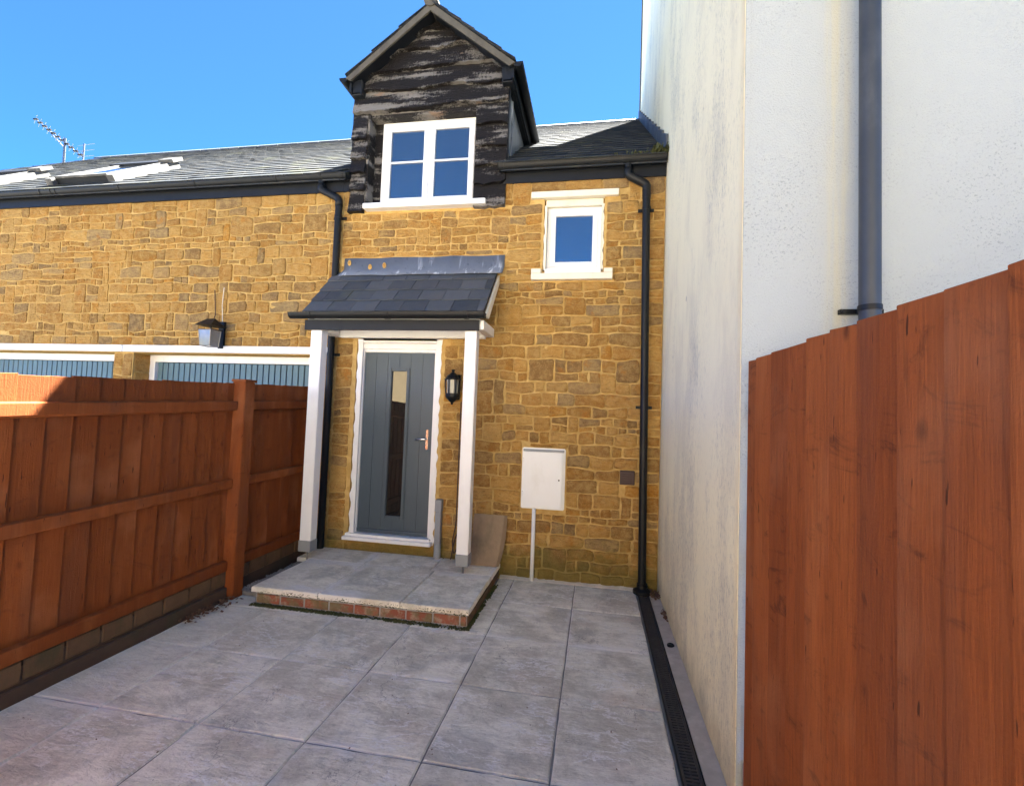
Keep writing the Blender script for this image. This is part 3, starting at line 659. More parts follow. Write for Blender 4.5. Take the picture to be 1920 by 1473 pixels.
# dormer roof
for sd in (-1, 1):
    a = Vector((DC, .44, DAZ)); d = Vector((sd * 1, 0, -dsl)).normalized(); nn = Vector((sd * dsl, 0, 1)).normalized(); L = 1.19
    c = []
    for off in (0, .045):
        o = a + nn * (off - .045)
        c += [o, o + d * L, o + d * L + Vector((0, 2.6, 0)), o + Vector((0, 2.6, 0))]
    MB().hexa(c).build('roof_deck', 'navy', dormer)
    b = [a + Vector((0, -.024, -.012)) + nn * .0, a + Vector((0, -.024, -.012)) + d * (L + .01), a + Vector((0, -.024, -.012)) + d * (L - .02) - nn * .06, a + Vector((0, -.024, -.015)) - Vector((0, 0, .085))]
    MB().prism(b, (0, .026, 0)).build('barge_board', 'barge', dormer, .003, 1)
    lay_slates(dormer, a + d * L + Vector((0, -.045 if sd > 0 else 2.6, 0)) + nn * .001, (0, sd, 0), -d, 2.64, L, .25, .19, 'slate', random.Random(5 + sd), limit=120, order=lambda q: q.y)
    MB().box(DC + sd * .845 - .06, DC + sd * .845 + .06, .50, YW + .05, 5.085, 5.255).build('eave_bracket', 'navy', dormer, .008, 1)
    ex = DC + sd * .905
    # fascia, soffit and gutter run back along the side of the dormer
    MB().hexa([(ex - .012, .47, 5.10), (ex + .012, .47, 5.10), (ex + .012, 2.1, 5.10), (ex - .012, 2.1, 5.10), (ex - .012, .47, 5.235), (ex + .012, .47, 5.235), (ex + .012, 2.1, 5.235), (ex - .012, 2.1, 5.235)]).build('side_fascia', 'navy', dormer)
    mb = MB(); n = 10; r_ = .052; pr = [(math.cos(math.pi + math.pi * i / n) * r_, math.sin(math.pi + math.pi * i / n) * r_) for i in range(n + 1)] + [(math.cos(2 * math.pi - math.pi * i / n) * (r_ - .004), math.sin(2 * math.pi - math.pi * i / n) * (r_ - .004)) for i in range(n + 1)]
    gx = ex + sd * .060
    mb.prism([(gx + p_[0], .43, 5.235 + p_[1]) for p_ in pr], (0, 1.5, 0)); mb.prism([(gx + p_[0], .426, 5.235 + p_[1]) for p_ in pr[:n + 1]], (0, .006, 0))
    smooth_by_angle(mb.build('side_gutter', 'black', dormer), 40)
    cxk = DX1 - .012 if sd > 0 else DX0 + .012
    MB().prism([(cxk, YW + .03, 4.18), (cxk, YW + .03, 5.20), (cxk, 2.0, 5.20), (cxk, 2.0, 5.15)], (-sd * .03, 0, 0)).build('cheek', 'lead', dormer)
    MB().box(min(cxk + sd * .002, cxk + sd * .022), max(cxk + sd * .002, cxk + sd * .022), YW - .02, YW + .03, 4.23, 5.18).build('corner_trim', 'navy', dormer)
    MB().box(min(cxk + sd * .001, cxk + sd * .016), max(cxk + sd * .001, cxk + sd * .016), .83, .85, 4.45, 5.15).build('lead_seam', 'lead', dormer)
    MB().box(min(DC + sd * .80, ex - sd * .013), max(DC + sd * .80, ex - sd * .013), .50, 2.0, 5.095, 5.108).build('soffit', 'navy', dormer)
MB().tube([(DC, .40, DAZ + .01), (DC, .74, DAZ + .01)], .075, 10).build('ridge_tile', 'barge', dormer); 
for k in range(5): MB().tube([(DC, .75 + k * .45, DAZ + .01), (DC, 1.19 + k * .45, DAZ + .01)], .07, 10).build('ridge_tile', 'barge', dormer)
# main roof
deck = MB()
def deckpiece(x0, x1, ya, yb):
    za, zb = roofz(ya), roofz(yb); deck.hexa([(x0, ya, za - .08), (x1, ya, za - .08), (x1, yb, zb - .08), (x0, yb, zb - .08), (x0, ya, za), (x1, ya, za), (x1, yb, zb), (x0, yb, zb)])
deckpiece(HX0, -2.62, EY, RY); deckpiece(-.875, .775, EY, RY); deckpiece(-2.62, -.875, 1.1, RY)
deck.hexa([(HX0, RY, RZ - .08), (.775, RY, RZ - .08), (.775, 8.0, EZ - .1), (HX0, 8.0, EZ - .1), (HX0, RY, RZ), (.775, RY, RZ), (.775, 8.0, EZ - .02), (HX0, 8.0, EZ - .02)])
roof = deck.build('roof', 'slate', house)
def in_dormer(q):
    return DX0 < q.x < DX1 + .0 and q.y < EY + (min(DEZ, DAZ) - EZ) / SL + (dsl * (1 - min(1, abs(q.x - DC) / .95))) * .95 / SL
rg = random.Random(3)
lay_slates(roof, (HX0, EY - .04, EZ - .04 * SL + .002), (1, 0, 0), UP, HX1 - HX0, PL + .02, .245, .195, 'slate', rg, in_dormer, 300, lambda q: -q.x)
for k in range(8):
    x = HX0 + k * .43; MB().prism([(x + .004, RY - .15, RZ - .085), (x + .004, RY - .15, RZ - .06), (x + .004, RY, RZ + .045), (x + .004, RY + .15, RZ - .06), (x + .004, RY + .15, RZ - .085), (x + .004, RY, RZ + .02)], (min(.424, HX1 - x - .006), 0, 0)).build('ridge_tile', 'slate_dark', roof)
for k in range(11):                                   # stepped lead along the tall wall
    y = EY + k * .345; MB().hexa([(HX1 - .022, y, roofz(y) + .01), (HX1 - .002, y, roofz(y) + .01), (HX1 - .002, y + .36, roofz(y + .36) + .01), (HX1 - .022, y + .36, roofz(y + .36) + .01), (HX1 - .022, y, roofz(y) + .20), (HX1 - .002, y, roofz(y) + .20), (HX1 - .002, y + .36, roofz(y + .36) + .17), (HX1 - .022, y + .36, roofz(y + .36) + .17)]).build('lead_flashing', 'slate_dark', roof)
MB().box(-.86, .775, YW - .03, YW + .05, 4.045, 4.205).build('fascia', 'navy', house)
MB().box(-2.675, -2.59, YW - .028, YW + .05, 4.045, 4.205).build('fascia', 'navy', house)
gutter('gutter', house, -.90, .765, .525, 4.205, .062, joints=((-.87, .05), (.40, .11)))
MB().box(-.86, .77, .47, YW - .03, 4.19, 4.20).build('eave_board', 'navy', house)
dp = MB().tube(pipe_path([(.405, .53, 4.155), (.405, .53, 4.04), (.585, .545, 3.945), (.61, .545, 1.8), (.628, .545, .06)], .05), .037, 16).build('downpipe', 'black', house, smooth=True); smooth_by_angle(dp)
def clip(parent, x, y, z, r=.041, mat='black', ear=.035):
    mb = MB().tube([(x, y, z - .016), (x, y, z + .016)], r, 16); mb.box(x - r - ear, x + r + ear, YW - .03, YW - .012, z - .014, z + .014)
    mb.box(x - .02, x + .02, y, YW - .012, z - .012, z + .012)
    return smooth_by_angle(mb.build('pipe_bracket', mat, parent))
clip(dp, .589, .545, 3.70); clip(dp, .612, .545, 1.75); MB().tube([(.587, .545, 3.80), (.587, .545, 3.93)], .041, 16).build('pipe_socket', 'black', dp, smooth=False)
MB().tube(pipe_path([(.405, .53, 4.11), (.405, .53, 4.04), (.585, .545, 3.945), (.586, .545, 3.87)], .04), .0405, 16).build('offset_bend', 'black', dp, smooth=True)
MB().lathe((.63, .545, .0), [(.085, .0), (.085, .03), (.05, .05), (.05, .09)], 16).build('gully_shoe', 'black', dp)

# ------------------------------------------------------------------ garage wing on the left
wing = thing('garage_wing', 'long honey stone garage wing with blue doors, white lintels and rooflights', 'building', (-6.5, YW + .2, 0))
gh = [(-5.31, -2.98, -.1, 2.214), (-8.1, -5.58, -.1, 2.214), (-11.2, -8.4, -.1, 2.214)]
gwall = holed_wall(-12.2, -2.68, -.1, 4.20, YW, YW + .3, gh).build('wall', 'mortar', wing)
rg = random.Random(23)
P_ = rubble(-9.4, -2.684, 2.305, 4.06, [], rg) + rubble(-5.58, -5.31, 1.50, 2.21, [], rg) + rubble(-2.98, -2.684, .3, 2.21, [], rg)
lay_stones(P_, gwall, lambda p: -p[0][0], rg)
for z0, z1 in ((1.55, 1.78), (1.80, 1.98), (2.0, 2.2)):                 # stones on the reveal of the pier
    v, fs = stone_geo([(.64, z0), (.75, z0 - .004), (.87, z0), (.875, (z0 + z1) / 2), (.87, z1), (.75, z1 + .003), (.64, z1), (.632, (z0 + z1) / 2)], rg, 0)
    MB().add([(-5.31 - a[1], a[0], a[2]) for a in v], fs).build('stone', 'stone', gwall, smooth=True)
for a, b in ((-8.5, -5.447), (-5.437, -2.70)): MB().box(a, b, YW - .035, YW + .05, 2.222, 2.302).build('lintel', 'white', wing, .005, 1)
for x0, x1 in ((-5.31, -2.98), (-8.1, -5.58), (-11.2, -8.4)):
    yb = .87; fo = MB().box(x0, x0 + .08, yb - .04, yb + .05, 0, 2.13).box(x1 - .08, x1, yb - .04, yb + .05, 0, 2.13).box(x0, x1, yb - .041, yb + .05, 2.13, 2.214).build('door_frame', 'white', wing, .004, 1)
    gd = MB().box(x0 + .08, x1 - .08, yb + .012, yb + .03, .02, 2.13).build('garage_door', 'navy', wing); gd['label'] = 'blue ribbed up and over garage door'
    n = int((x1 - x0 - .16) / .077); w = (x1 - x0 - .16) / n
    for k in range(n): MB().box(x0 + .08 + k * w + .006, x0 + .08 + (k + 1) * w - .006, yb - .002, yb + .02, .03, 2.125).build('rib_panel', 'garage', gd, .004, 1)
HIPX = -10.6
deck = MB()
deck.hexa([(-12.2, EY, EZ - .08), (HX0 - .01, EY, EZ - .08), (HX0 - .01, RY, RZ - .08), (HIPX, RY, RZ - .08), (-13.6, EY, EZ), (HX0 - .01, EY, EZ), (HX0 - .01, RY, RZ), (HIPX, RY, RZ)])
deck.hexa([(HIPX, RY, RZ - .08), (HX0 - .01, RY, RZ - .08), (HX0 - .01, 8, EZ - .1), (-13.6, 8, EZ - .1), (HIPX, RY, RZ), (HX0 - .01, RY, RZ), (HX0 - .01, 8, EZ - .02), (-13.6, 8, EZ - .02)])
deck.add([(-13.6, EY, EZ), (HIPX, RY, RZ), (-13.6, 8, EZ - .02), (-13.6, EY, EZ - .08), (HIPX, RY, RZ - .1), (-13.6, 8, EZ - .1)], [(0, 1, 2), (3, 5, 4)])
wroof = deck.build('roof', 'slate', wing)
rg = random.Random(6)
hip = lambda q: q.x < -13.5 + (q.y - EY) / (RY - EY) * (HIPX + 13.6) or (q.x < -12.9)
lay_slates(wroof, (-13.6, EY - .04, EZ - .04 * SL + .002), (1, 0, 0), UP, 13.6 + HX0 - .01, PL + .02, .25, .195, 'slate', rg, hip, 300, lambda q: -q.x)
for k in range(18):
    x = HX0 - .01 - (k + 1) * .44; MB().prism([(x + .004, RY - .15, RZ - .085), (x + .004, RY - .15, RZ - .06), (x + .004, RY, RZ + .045), (x + .004, RY + .15, RZ - .06), (x + .004, RY + .15, RZ - .085), (x + .004, RY, RZ + .02)], (.432, 0, 0)).build('ridge_tile', 'slate_dark', wroof)
MB().box(-12.2, -2.677, YW - .03, YW + .05, 4.045, 4.205).build('fascia', 'navy', wing)
MB().box(-12.2, -2.70, .47, YW - .03, 4.19, 4.20).build('eave_board', 'navy', wing)
gutter('gutter', wing, -12.2, -2.60, .525, 4.205, .062, joints=((-6.72, .035), (-6.55, .02), (-6.48, .02), (-5.55, .02), (-4.5, .02), (-3.45, .02), (-2.95, .11), (-2.66, .05)))
dpl = smooth_by_angle(MB().tube(pipe_path([(-2.915, .53, 4.155), (-2.915, .53, 4.05), (-2.70, .545, 3.945), (-2.70, .545, .02)], .05), .037, 16).build('downpipe', 'black', wing))
for z in (3.74, 2.22): clip(dpl, -2.70, .545, z)
MB().tube(pipe_path([(-2.915, .53, 4.11), (-2.915, .53, 4.05), (-2.70, .545, 3.945), (-2.70, .545, 3.86)], .04), .0405, 16).build('offset_bend', 'black', dpl, smooth=True)
# rooflights stand proud of the slope
def rooflight(cx):
    Pt = lambda x, s, n: Vector((cx + x, EY, EZ)) + UP * s + Vector((0, -SL, 1)).normalized() * n
    def rb(name, mat, par, x0, x1, s0, s1, n0, n1, n2=None, n3=None):
        n2 = n0 if n2 is None else n2; n3 = n1 if n3 is None else n3
        return MB().hexa([Pt(x0, s0, n0), Pt(x1, s0, n0), Pt(x1, s1, n2), Pt(x0, s1, n2), Pt(x0, s0, n1), Pt(x1, s0, n1), Pt(x1, s1, n3), Pt(x0, s1, n3)]).build(name, mat, par, .004, 1)
    o = rb('rooflight', 'navy', wing, -.42, .42, .28, 1.28, 0, .085)
    o['label'] = 'roof window with pale side flashing'
    rb('side_flashing', 'flash', o, .421, .52, .22, 1.34, .012, .10); rb('side_flashing', 'flash', o, -.52, -.421, .22, 1.34, .012, .10)
    rb('sash', 'flash', o, -.40, .40, .26, .34, .086, .115); rb('sash_rail', 'flash', o, .33, .40, .341, 1.2, .086, .115); rb('sash_rail', 'flash', o, -.40, -.33, .341, 1.2, .086, .115)
    rb('pane', 'glass', o, -.329, .329, .341, 1.2, .09, .10)
    rb('hood', 'flash', o, .30, .54, 1.22, 1.42, .101, .15); rb('head_cover', 'navy', o, -.53, .299, 1.22, 1.42, .02, .13)
rooflight(-6.35); rooflight(-8.65)

# ------------------------------------------------------------------ tall rendered house on the right
tall = thing('rendered_house', 'tall rendered house with stained cream side and rough white front', 'house', (2.5, 1, 0))
MB().box(.78, .80, -1.955, 4.30, -.06, 11.15).build('side_wall', 'creamwall', tall)  # unseen upper wall raised to keep direct sun off the patio
MB().box(.801, 6.0, -1.96, -1.70, -.06, 11.15).box(.801, 6.0, 4.1, 4.297, -.06, 11.15).box(5.8, 6.0, -1.69, 4.1, -.06, 11.15).build('wall', 'whitewall', tall)
MB().box(.783, .802, -1.964, -1.954, -.05, 11.15).build('corner_bead', 'whitewall', tall)
MB().prism([(.55, -2.4, 11.1), (.55, 5.0, 11.1), (.55, 1.3, 13.5)], (5.6, 0, 0)).build('roof', 'slate', tall)  # unseen roof, rear overhang shaped to block a sun patch on the patio
MB().box(.765, .779, 4.20, 4.315, 6.7, 11.1).build('verge_board', 'barge', tall)
tp = smooth_by_angle(MB().tube([(1.247, -2.045, -.03), (1.247, -2.045, 11.1)], .039, 20).build('downpipe', 'greypipe', tall))
for z in (2.115, 4.6, 7.0):
    mb = MB().tube([(1.247, -2.045, z - .011), (1.247, -2.045, z + .011)], .043, 20).box(1.165, 1.33, -1.985, -1.962, z - .010, z + .010).box(1.225, 1.27, -2.04, -1.97, z - .009, z + .009)
    mb.tube([(1.175, -1.985, z), (1.175, -1.995, z)], .008, 8)
    smooth_by_angle(mb.build('pipe_bracket', 'black', tp))

# ------------------------------------------------------------------ fences
def tilt(y): return 1.82 + .042 * (y + .5)         # top line of the left fence climbs gently to the house
fl = thing('timber_fence', 'red brown boarded fence with three rails left of the patio', 'fence', (-2.92, -1.5, 0))
rg = random.Random(9); y = .56
while y > -6.2:
    w = .148 + rg.uniform(-.006, .008); t0 = tilt(y) + rg.uniform(-.006, .006); t1 = tilt(y - w) + rg.uniform(-.004, .004); zb = .19 + .02 * (y + 2)
    ov = .012
    MB().hexa([(-2.93, y - w - ov, zb), (-2.912, y - w - ov, zb), (-2.903, y, zb), (-2.93, y, zb), (-2.93, y - w - ov, t1), (-2.912, y - w - ov, t1), (-2.903, y, t0), (-2.93, y, t0)]).build('fence_board', 'fenceL', fl, .002, 1)
    y -= w
for a, b in ((.60, -.445), (-.585, -3.4), (-3.51, -6.2)):
    for h0, h1, k in ((1.575, 1.665, 0), (.915, 1.005, .012), (.225, .322, .022)):
        z0 = lambda q, h: h + (.040 - k) * (q + .6)
        MB().hexa([(-2.902, b, z0(b, h0)), (-2.857, b, z0(b, h0) + .012), (-2.857, a, z0(a, h0) + .012), (-2.902, a, z0(a, h0)), (-2.902, b, z0(b, h1)), (-2.857, b, z0(b, h1) - .006), (-2.857, a, z0(a, h1) - .006), (-2.902, a, z0(a, h1))]).build('rail', 'fenceL', fl, .004, 1)
for yp in (-.515, -3.455):
    po = MB().box(-2.925, -2.80, yp - .062, yp + .062, -.05, tilt(yp) + .012).build('fence_post', 'fenceL', fl, .006, 2)
    MB().box(-2.935, -2.79, yp - .072, yp + .072, tilt(yp) + .012, tilt(yp) + .034).build('post_cap', 'fenceL', po, .006, 1)
lw = thing('brick_footing', 'low footing of mossy brown bricks and board under the left fence', 'footing', (-2.9, -1.5, 0))
y = .57; rg = random.Random(2)
while y > -6.2:
    w = .215 + rg.uniform(-.008, .008)
    if not (y > -.45 and y - w < -.58):
        z0 = .02 * (y + 2) + .085; MB().box(-2.955, -2.872 + rg.uniform(-.003, .003), y - w + .006, y - .005, z0, z0 + .115).build('brick', 'bankbrick', lw, .006, 1)
    y -= w
MB().hexa([(-2.95, -6.2, -.05), (-2.88, -6.2, -.05), (-2.88, .57, -.05), (-2.95, .57, -.05), (-2.95, -6.2, .09), (-2.88, -6.2, .09), (-2.88, .57, .22), (-2.95, .57, .22)]).build('mortar_bed', 'bankboard', lw)
MB().hexa([(-2.879, -6.2, -.05), (-2.850, -6.2, -.05), (-2.850, -.58, -.05), (-2.879, -.58, -.05), (-2.879, -6.2, .0), (-2.850, -6.2, .0), (-2.850, -.58, .10), (-2.879, -.58, .10)]).build('edge_board', 'bankboard', lw, .004, 1)
fR = thing('timber_fence', 'tall orange brown featheredge fence right of the patio beside the camera', 'fence', (.82, -4, 0))
edges = [-2.025, -2.121, -2.293, -2.456, -2.595, -2.747, -2.888, -3.049, -3.192, -3.334]
while edges[-1] > -6.4: edges.append(edges[-1] - .15)
rg = random.Random(5)
for k in range(len(edges) - 1):
    a, b = edges[k], edges[k + 1]; t0 = 1.893 + rg.uniform(-.003, .004); t1 = 1.893 + rg.uniform(-.003, .004)
    MB().hexa([(.808, b, .02), (.822, b, .02), (.822, a + .012, .02), (.796, a + .012, .02), (.808, b, t1 - .003), (.822, b, t1 - .003), (.822, a + .012, t0), (.796, a + .012, t0)]).build('fence_board', 'fenceR', fR, .002, 1)
for z in (.35, 1.0, 1.62): MB().box(.8225, .86, -6.4, -2.02, z, z + .09).build('rail', 'fenceR', fR, .004, 1)
for yp in (-2.45, -4.9): MB().box(.8605, .96, yp - .05, yp + .05, -.05, 1.86).build('fence_post', 'fenceR', fR, .005, 1)
MB().box(.80, .85, -6.4, -2.0, -.05, .019).build('gravel_board', 'concrete', fR)
tag(MB().hexa([(.806, -1.995, -.05), (1.4, -1.995, -.05), (1.4, -1.965, -.05), (.806, -1.965, -.05), (.806, -1.995, .19), (1.4, -1.995, .19), (1.4, -1.965, .215), (.806, -1.965, .215)]).build('concrete_haunch', 'concrete', None, .006, 1), 'grey concrete haunch at the foot of the white wall corner', 'concrete')

# ------------------------------------------------------------------ doorstep
st = thing('doorstep', 'raised doorstep of six grey slabs on a mossy red brick riser', 'step', (-1.68, 0, 0))
MB().box(-2.58, -.775, -.545, YW - .012, -.02, .098).build('step_core', 'concrete', st)
rng = random.Random(31)
for x0, x1 in ((-2.60, -2.0), (-2.0, -1.3), (-1.3, -.745)): slab('step_slab', st, x0, x1, -.615, .20, .145, h=.042)
for x0, x1 in ((-2.74, -2.02), (-2.02, -1.345), (-1.345, -.745)): slab('step_slab', st, x0, x1, .20, YW - .015, .143, h=.042)
rg = random.Random(17); x = -2.565
while x < -.79:
    w = min(.218, -.765 - x); MB().box(x + .005, x + w - .005, -.592 + rg.uniform(-.003, .003), -.545, .012, .082 + rg.uniform(-.004, .004)).build('brick', 'brick', st, .006, 1); x += w
MB().box(-2.572, -.768, -.586, -.546, -.01, .1005).build('riser_mortar', 'concrete', st)
y = -.58
while y < .55:
    MB().box(-.775, -.757 + rg.uniform(-.002, .002), y + .005, min(y + .213, .59), .012, .082).build('brick', 'bankbrick', st, .005, 1); y += .218
# moss creeping along the foot and the slab edges
def moss(name, path, wd, ht, seed, label, face=None):
    r = random.Random(seed); mb = MB(); 
    for a, b in zip(path, path[1:]):
        a, b = Vector(a), Vector(b); L = (b - a).length
        for k in range(int(L * 900)):
            t = r.random(); c = a.lerp(b, t); dens = noise.noise(c * 5.0 + Vector((seed, 0, 0)))
            if dens < -.12 and r.random() < .8: continue
            c += Vector((r.uniform(-1, 1) * wd[0], r.uniform(-1, 1) * wd[1], r.uniform(0, 1) * wd[2])); s = ht * r.uniform(.4, 1.2)
            vs = [c + Vector((s * math.cos(q * 1.2566 + t * 40) * r.uniform(.7, 1.3), s * math.sin(q * 1.2566 + t * 40) * r.uniform(.7, 1.3), -s * .3)) for q in range(5)] + [c + Vector((0, 0, s * r.uniform(.4, .8)))]
            mb.add(vs, [(q, (q + 1) % 5, 5) for q in range(5)])
    return tag(mb.build(name, 'moss', None), label, 'moss', kind='stuff')
moss('moss', [(-2.58, -.612, .002), (-.76, -.612, .002), (-.742, .35, .002)], (.02, .026, .006), .011, 3, 'dark moss along the foot of the brick doorstep')
moss('moss', [(-2.58, -.606, .098), (-.76, -.606, .098)], (.02, .005, .030), .006, 5, 'green moss under the front edge of the step slabs')

# ------------------------------------------------------------------ porch canopy
pc = thing('porch_canopy', 'slate porch canopy on two white posts over the front door', 'porch', (-1.83, .2, .145))
for x0, x1 in ((-2.69, -2.572), (-1.085, -.972)):
    po = MB().box(x0, x1, .15, .262, .30, 2.412).build('post', 'white', pc, .005, 2)
    MB().box(x0 - .006, x1 + .006, .144, .268, .216, .325).build('post_base', 'postbase', po, .005, 1)
    MB().tube([((x0 + x1) / 2, .205, .13), ((x0 + x1) / 2, .205, .23)], .010, 8).build('post_pin', 'alu', po)
MB().box(-2.745, -.945, .118, .146, 2.41, 2.512).build('fascia', 'navy', pc, .003, 1)
MB().box(-2.70, -2.60, .147, YW - .01, 2.413, 2.505).build('side_beam', 'white', pc, .004, 1); MB().box(-.985, -.905, .147, YW - .01, 2.425, 2.515).build('side_beam', 'white', pc, .004, 1)
MB().box(-2.60, -.985, .53, YW - .02, 2.405, 2.50).build('wall_plate', 'white', pc, .004, 1)
MB().box(-2.73, -.95, .146, YW - .03, 2.515, 2.528).build('soffit', 'white', pc)
cu = Vector((0, .54, .555)).normalized(); cn = Vector((0, -.555, .54)).normalized()
o0 = Vector((-2.705, .055, 2.575)); Lc = .775
MB().hexa([o0 - cn * .03, o0 - cn * .03 + Vector((1.815, 0, 0)), o0 - cn * .03 + Vector((1.815, 0, 0)) + cu * Lc, o0 - cn * .03 + cu * Lc, o0, o0 + Vector((1.815, 0, 0)), o0 + Vector((1.815, 0, 0)) + cu * Lc, o0 + cu * Lc]).build('roof_deck', 'navy', pc)
cr = pc
lay_slates(pc, o0 - Vector((.012, 0, 0)) - cu * .02 + cn * .002, (1, 0, 0), cu, 1.835, .78, .252, .193, 'slate_dark', random.Random(8), ln=.36, th=.008)
MB().prism([(-.889, .075, 2.535), (-.889, .60, 3.075), (-.889, .60, 2.985), (-.889, .19, 2.535)], (.022, 0, 0)).build('barge_board', 'cream', pc)
MB().prism([(-2.72, .075, 2.535), (-2.72, .60, 3.075), (-2.72, .60, 2.985), (-2.72, .19, 2.535)], (.02, 0, 0)).build('barge_board', 'cream', pc)
gutter('gutter', pc, -2.85, -.875, .045, 2.562, .056, joints=((-2.63, .04), (-1.83, .05), (-1.05, .04)))
# lead apron dressed down the slates
r = random.Random(12); nx = 40; fl1, fl2, fl3 = [], [], []
fw_ = wave(r, .006, .5)
for i in range(nx + 1):
    x = -2.62 + (1.80) * i / nx; fl1.append((x, YW - .022, 3.288 + fw_(x) * .6)); fl2.append((x, YW - .030 - .005 * r.random(), 3.16 + fw_(x + 3))); q = o0 + cu * (.655 + fw_(x + 9)) + cn * (.036 + .004 * r.random()); fl3.append((x + .0, q.y, q.z))
k = nx + 1; mb = MB().add(fl1 + fl2 + fl3, [(i, i + 1, k + i + 1, k + i) for i in range(nx)] + [(k + i, k + i + 1, 2 * k + i + 1, 2 * k + i) for i in range(nx)])
lf = mb.build('lead_flashing', 'lead', pc, smooth=True); so = lf.modifiers.new('thickness', 'SOLIDIFY'); so.thickness = .006; so.offset = 1
for x, z in ((-2.555, 3.235), (-2.31, 3.185), (-2.145, 3.20)):
    mb = MB(); n = 14
    vs = []
    for rr, dy_ in ((.019, -.003), (.023, -.005), (.027, .003)): vs += [(x + rr * math.cos(6.2832 * q / n) * .8, YW - .038 + dy_, z + rr * 1.2 * math.sin(6.2832 * q / n)) for q in range(n)]
    mb.add(vs, [(a * n + q, a * n + (q + 1) % n, (a + 1) * n + (q + 1) % n, (a + 1) * n + q) for a in range(2) for q in range(n)]); mb.build('mortar_rim', 'mortar', lf, smooth=True)
    MB().add([(x + .021 * math.cos(6.2832 * q / n) * .8, YW - .0405, z + .025 * math.sin(6.2832 * q / n)) for q in range(n)], [tuple(range(n))]).build('fixing_hole', 'stone', lf)

# ------------------------------------------------------------------ lanterns
def door_lantern(c):
    x, y, z = c
    o = thing('wall_lantern', 'black half lantern with glass panes between door and white post', 'lamp', (x, YW - .02, z))
    MB().box(x - .055, x + .055, YW - .035, YW - .014, z - .13, z + .13).build('backplate', 'black', o, .006, 1)
    MB().lathe((x, y, z), [(.012, .175), (.02, .168), (.010, .150), (.026, .140), (.055, .115), (.072, .085), (.088, .075), (.088, .068)][::-1], 12).build('roof_cap', 'black', o)
    MB().lathe((x, y, z), [(.010, -.185), (.014, -.165), (.030, -.150), (.058, -.120), (.070, -.105), (.072, -.075), (.066, -.070)], 12).build('base_cup', 'black', o)
    mb = MB()
    for q in range(6):
        a = 6.2832 * q / 6 + .26; mb.tube([(x + .066 * math.cos(a), y + .066 * math.sin(a), z - .075), (x + .074 * math.cos(a), y + .074 * math.sin(a), z + .07)], .006, 6)
    mb.build('cage', 'black', o)
    MB().lathe((x, y, z), [(.058, -.07), (.064, .068)], 6).build('pane', 'lampglass', o)
    MB().lathe((x, y, z), [(.018, -.06), (.026, -.03), (.020, .02), (.01, .03)], 10).build('bulb', 'upvc', o, smooth=True)
    return o
door_lantern((-1.295, YW - .115, 1.90))
o = thing('wall_lantern', 'black and glass coach lantern fixed above the blue garage door', 'lamp', (-4.10, YW - .02, 2.42))
MB().box(-4.135, -4.065, YW - .045, YW - .012, 2.27, 2.58).build('backplate', 'black', o, .006, 1)
ly = YW - .19
MB().add([(-4.21, ly - .11, 2.50), (-4.0, ly - .11, 2.50), (-4.0, ly + .12, 2.50), (-4.21, ly + .12, 2.50), (-4.155, ly, 2.585), (-4.055, ly, 2.585)], [(0, 1, 5, 4), (1, 2, 5), (2, 3, 4, 5), (3, 0, 4), (0, 3, 2, 1)]).build('hood', 'black', o)
c8 = [(-4.165, ly - .065, 2.275), (-4.045, ly - .065, 2.275), (-4.045, ly + .06, 2.275), (-4.165, ly + .06, 2.275), (-4.18, ly - .08, 2.45), (-4.03, ly - .08, 2.45), (-4.03, ly + .07, 2.45), (-4.18, ly + .07, 2.45)]
MB().hexa(c8).build('pane', 'lampglass', o)
mb = MB()
for i in range(4): mb.tube([c8[i], c8[i + 4]], .005, 6); mb.tube([c8[i], c8[(i + 1) % 4]], .005, 6); mb.tube([c8[i + 4], c8[4 + (i + 1) % 4]], .005, 6)
mb.build('cage', 'alu', o)
MB().tube([(-4.10, YW - .03, 2.47), (-4.10, ly, 2.47), (-4.10, ly, 2.52)], .008, 8).build('arm', 'black', o)
tag(MB().tube([(-4.19, ly + .12, 2.58), (-4.20, YW - .03, 2.66), (-4.23, YW - .028, 2.95)], .005, 6).build('lamp_cable', 'vent', None), 'thin brown cable rising left above the garage lantern', 'cable')
tag(MB().tube([(-4.10, YW - .03, 2.57), (-4.12, YW - .028, 2.78), (-4.11, YW - .028, 2.98)], .004, 6).build('lamp_cable', 'cream', None), 'thin pale cable rising right above the garage lantern', 'cable')

# ------------------------------------------------------------------ things on and against the wall
o = thing('meter_box', 'white utility meter box on the stone wall with pipe below', 'meter box', (-.345, YW, .70))
MB().box(-.562, -.128, YW - .022, YW + .02, .706, 1.312).build('box_frame', 'boxwhite', o, .008, 2)
md = MB().box(-.548, -.150, YW - .050, YW - .023, .718, 1.272).build('box_door', 'boxwhite', o, .008, 2)
MB().tube([(-.185, YW - .054, 1.005), (-.185, YW - .049, 1.005)], .008, 10).build('lock', 'black', md)
for z_ in (.83, 1.16): MB().box(-.556, -.540, YW - .056, YW - .03, z_, z_ + .05).build('hinge', 'boxwhite', md, .003, 1)
MB().box(-.552, -.140, YW - .034, YW - .0225, 1.276, 1.300).build('rain_lip', 'conduit', o, .003, 1)
MB().tube([(-.425, YW - .03, .0), (-.425, YW - .03, .71)], .019, 14).build('feed_pipe', 'boxwhite', o, smooth=True)
o = thing('air_vent', 'small square brown vent grille beside the black downpipe', 'vent', (.473, YW, 1.065))
MB().box(.403, .543, YW - .022, YW + .01, .997, 1.133).build('vent_plate', 'vent', o, .004, 1)
for k in range(6): MB().box(.411, .535, YW - .029, YW - .0225, 1.004 + k * .021, 1.018 + k * .021).build('louvre', 'vent', o, .002, 1)
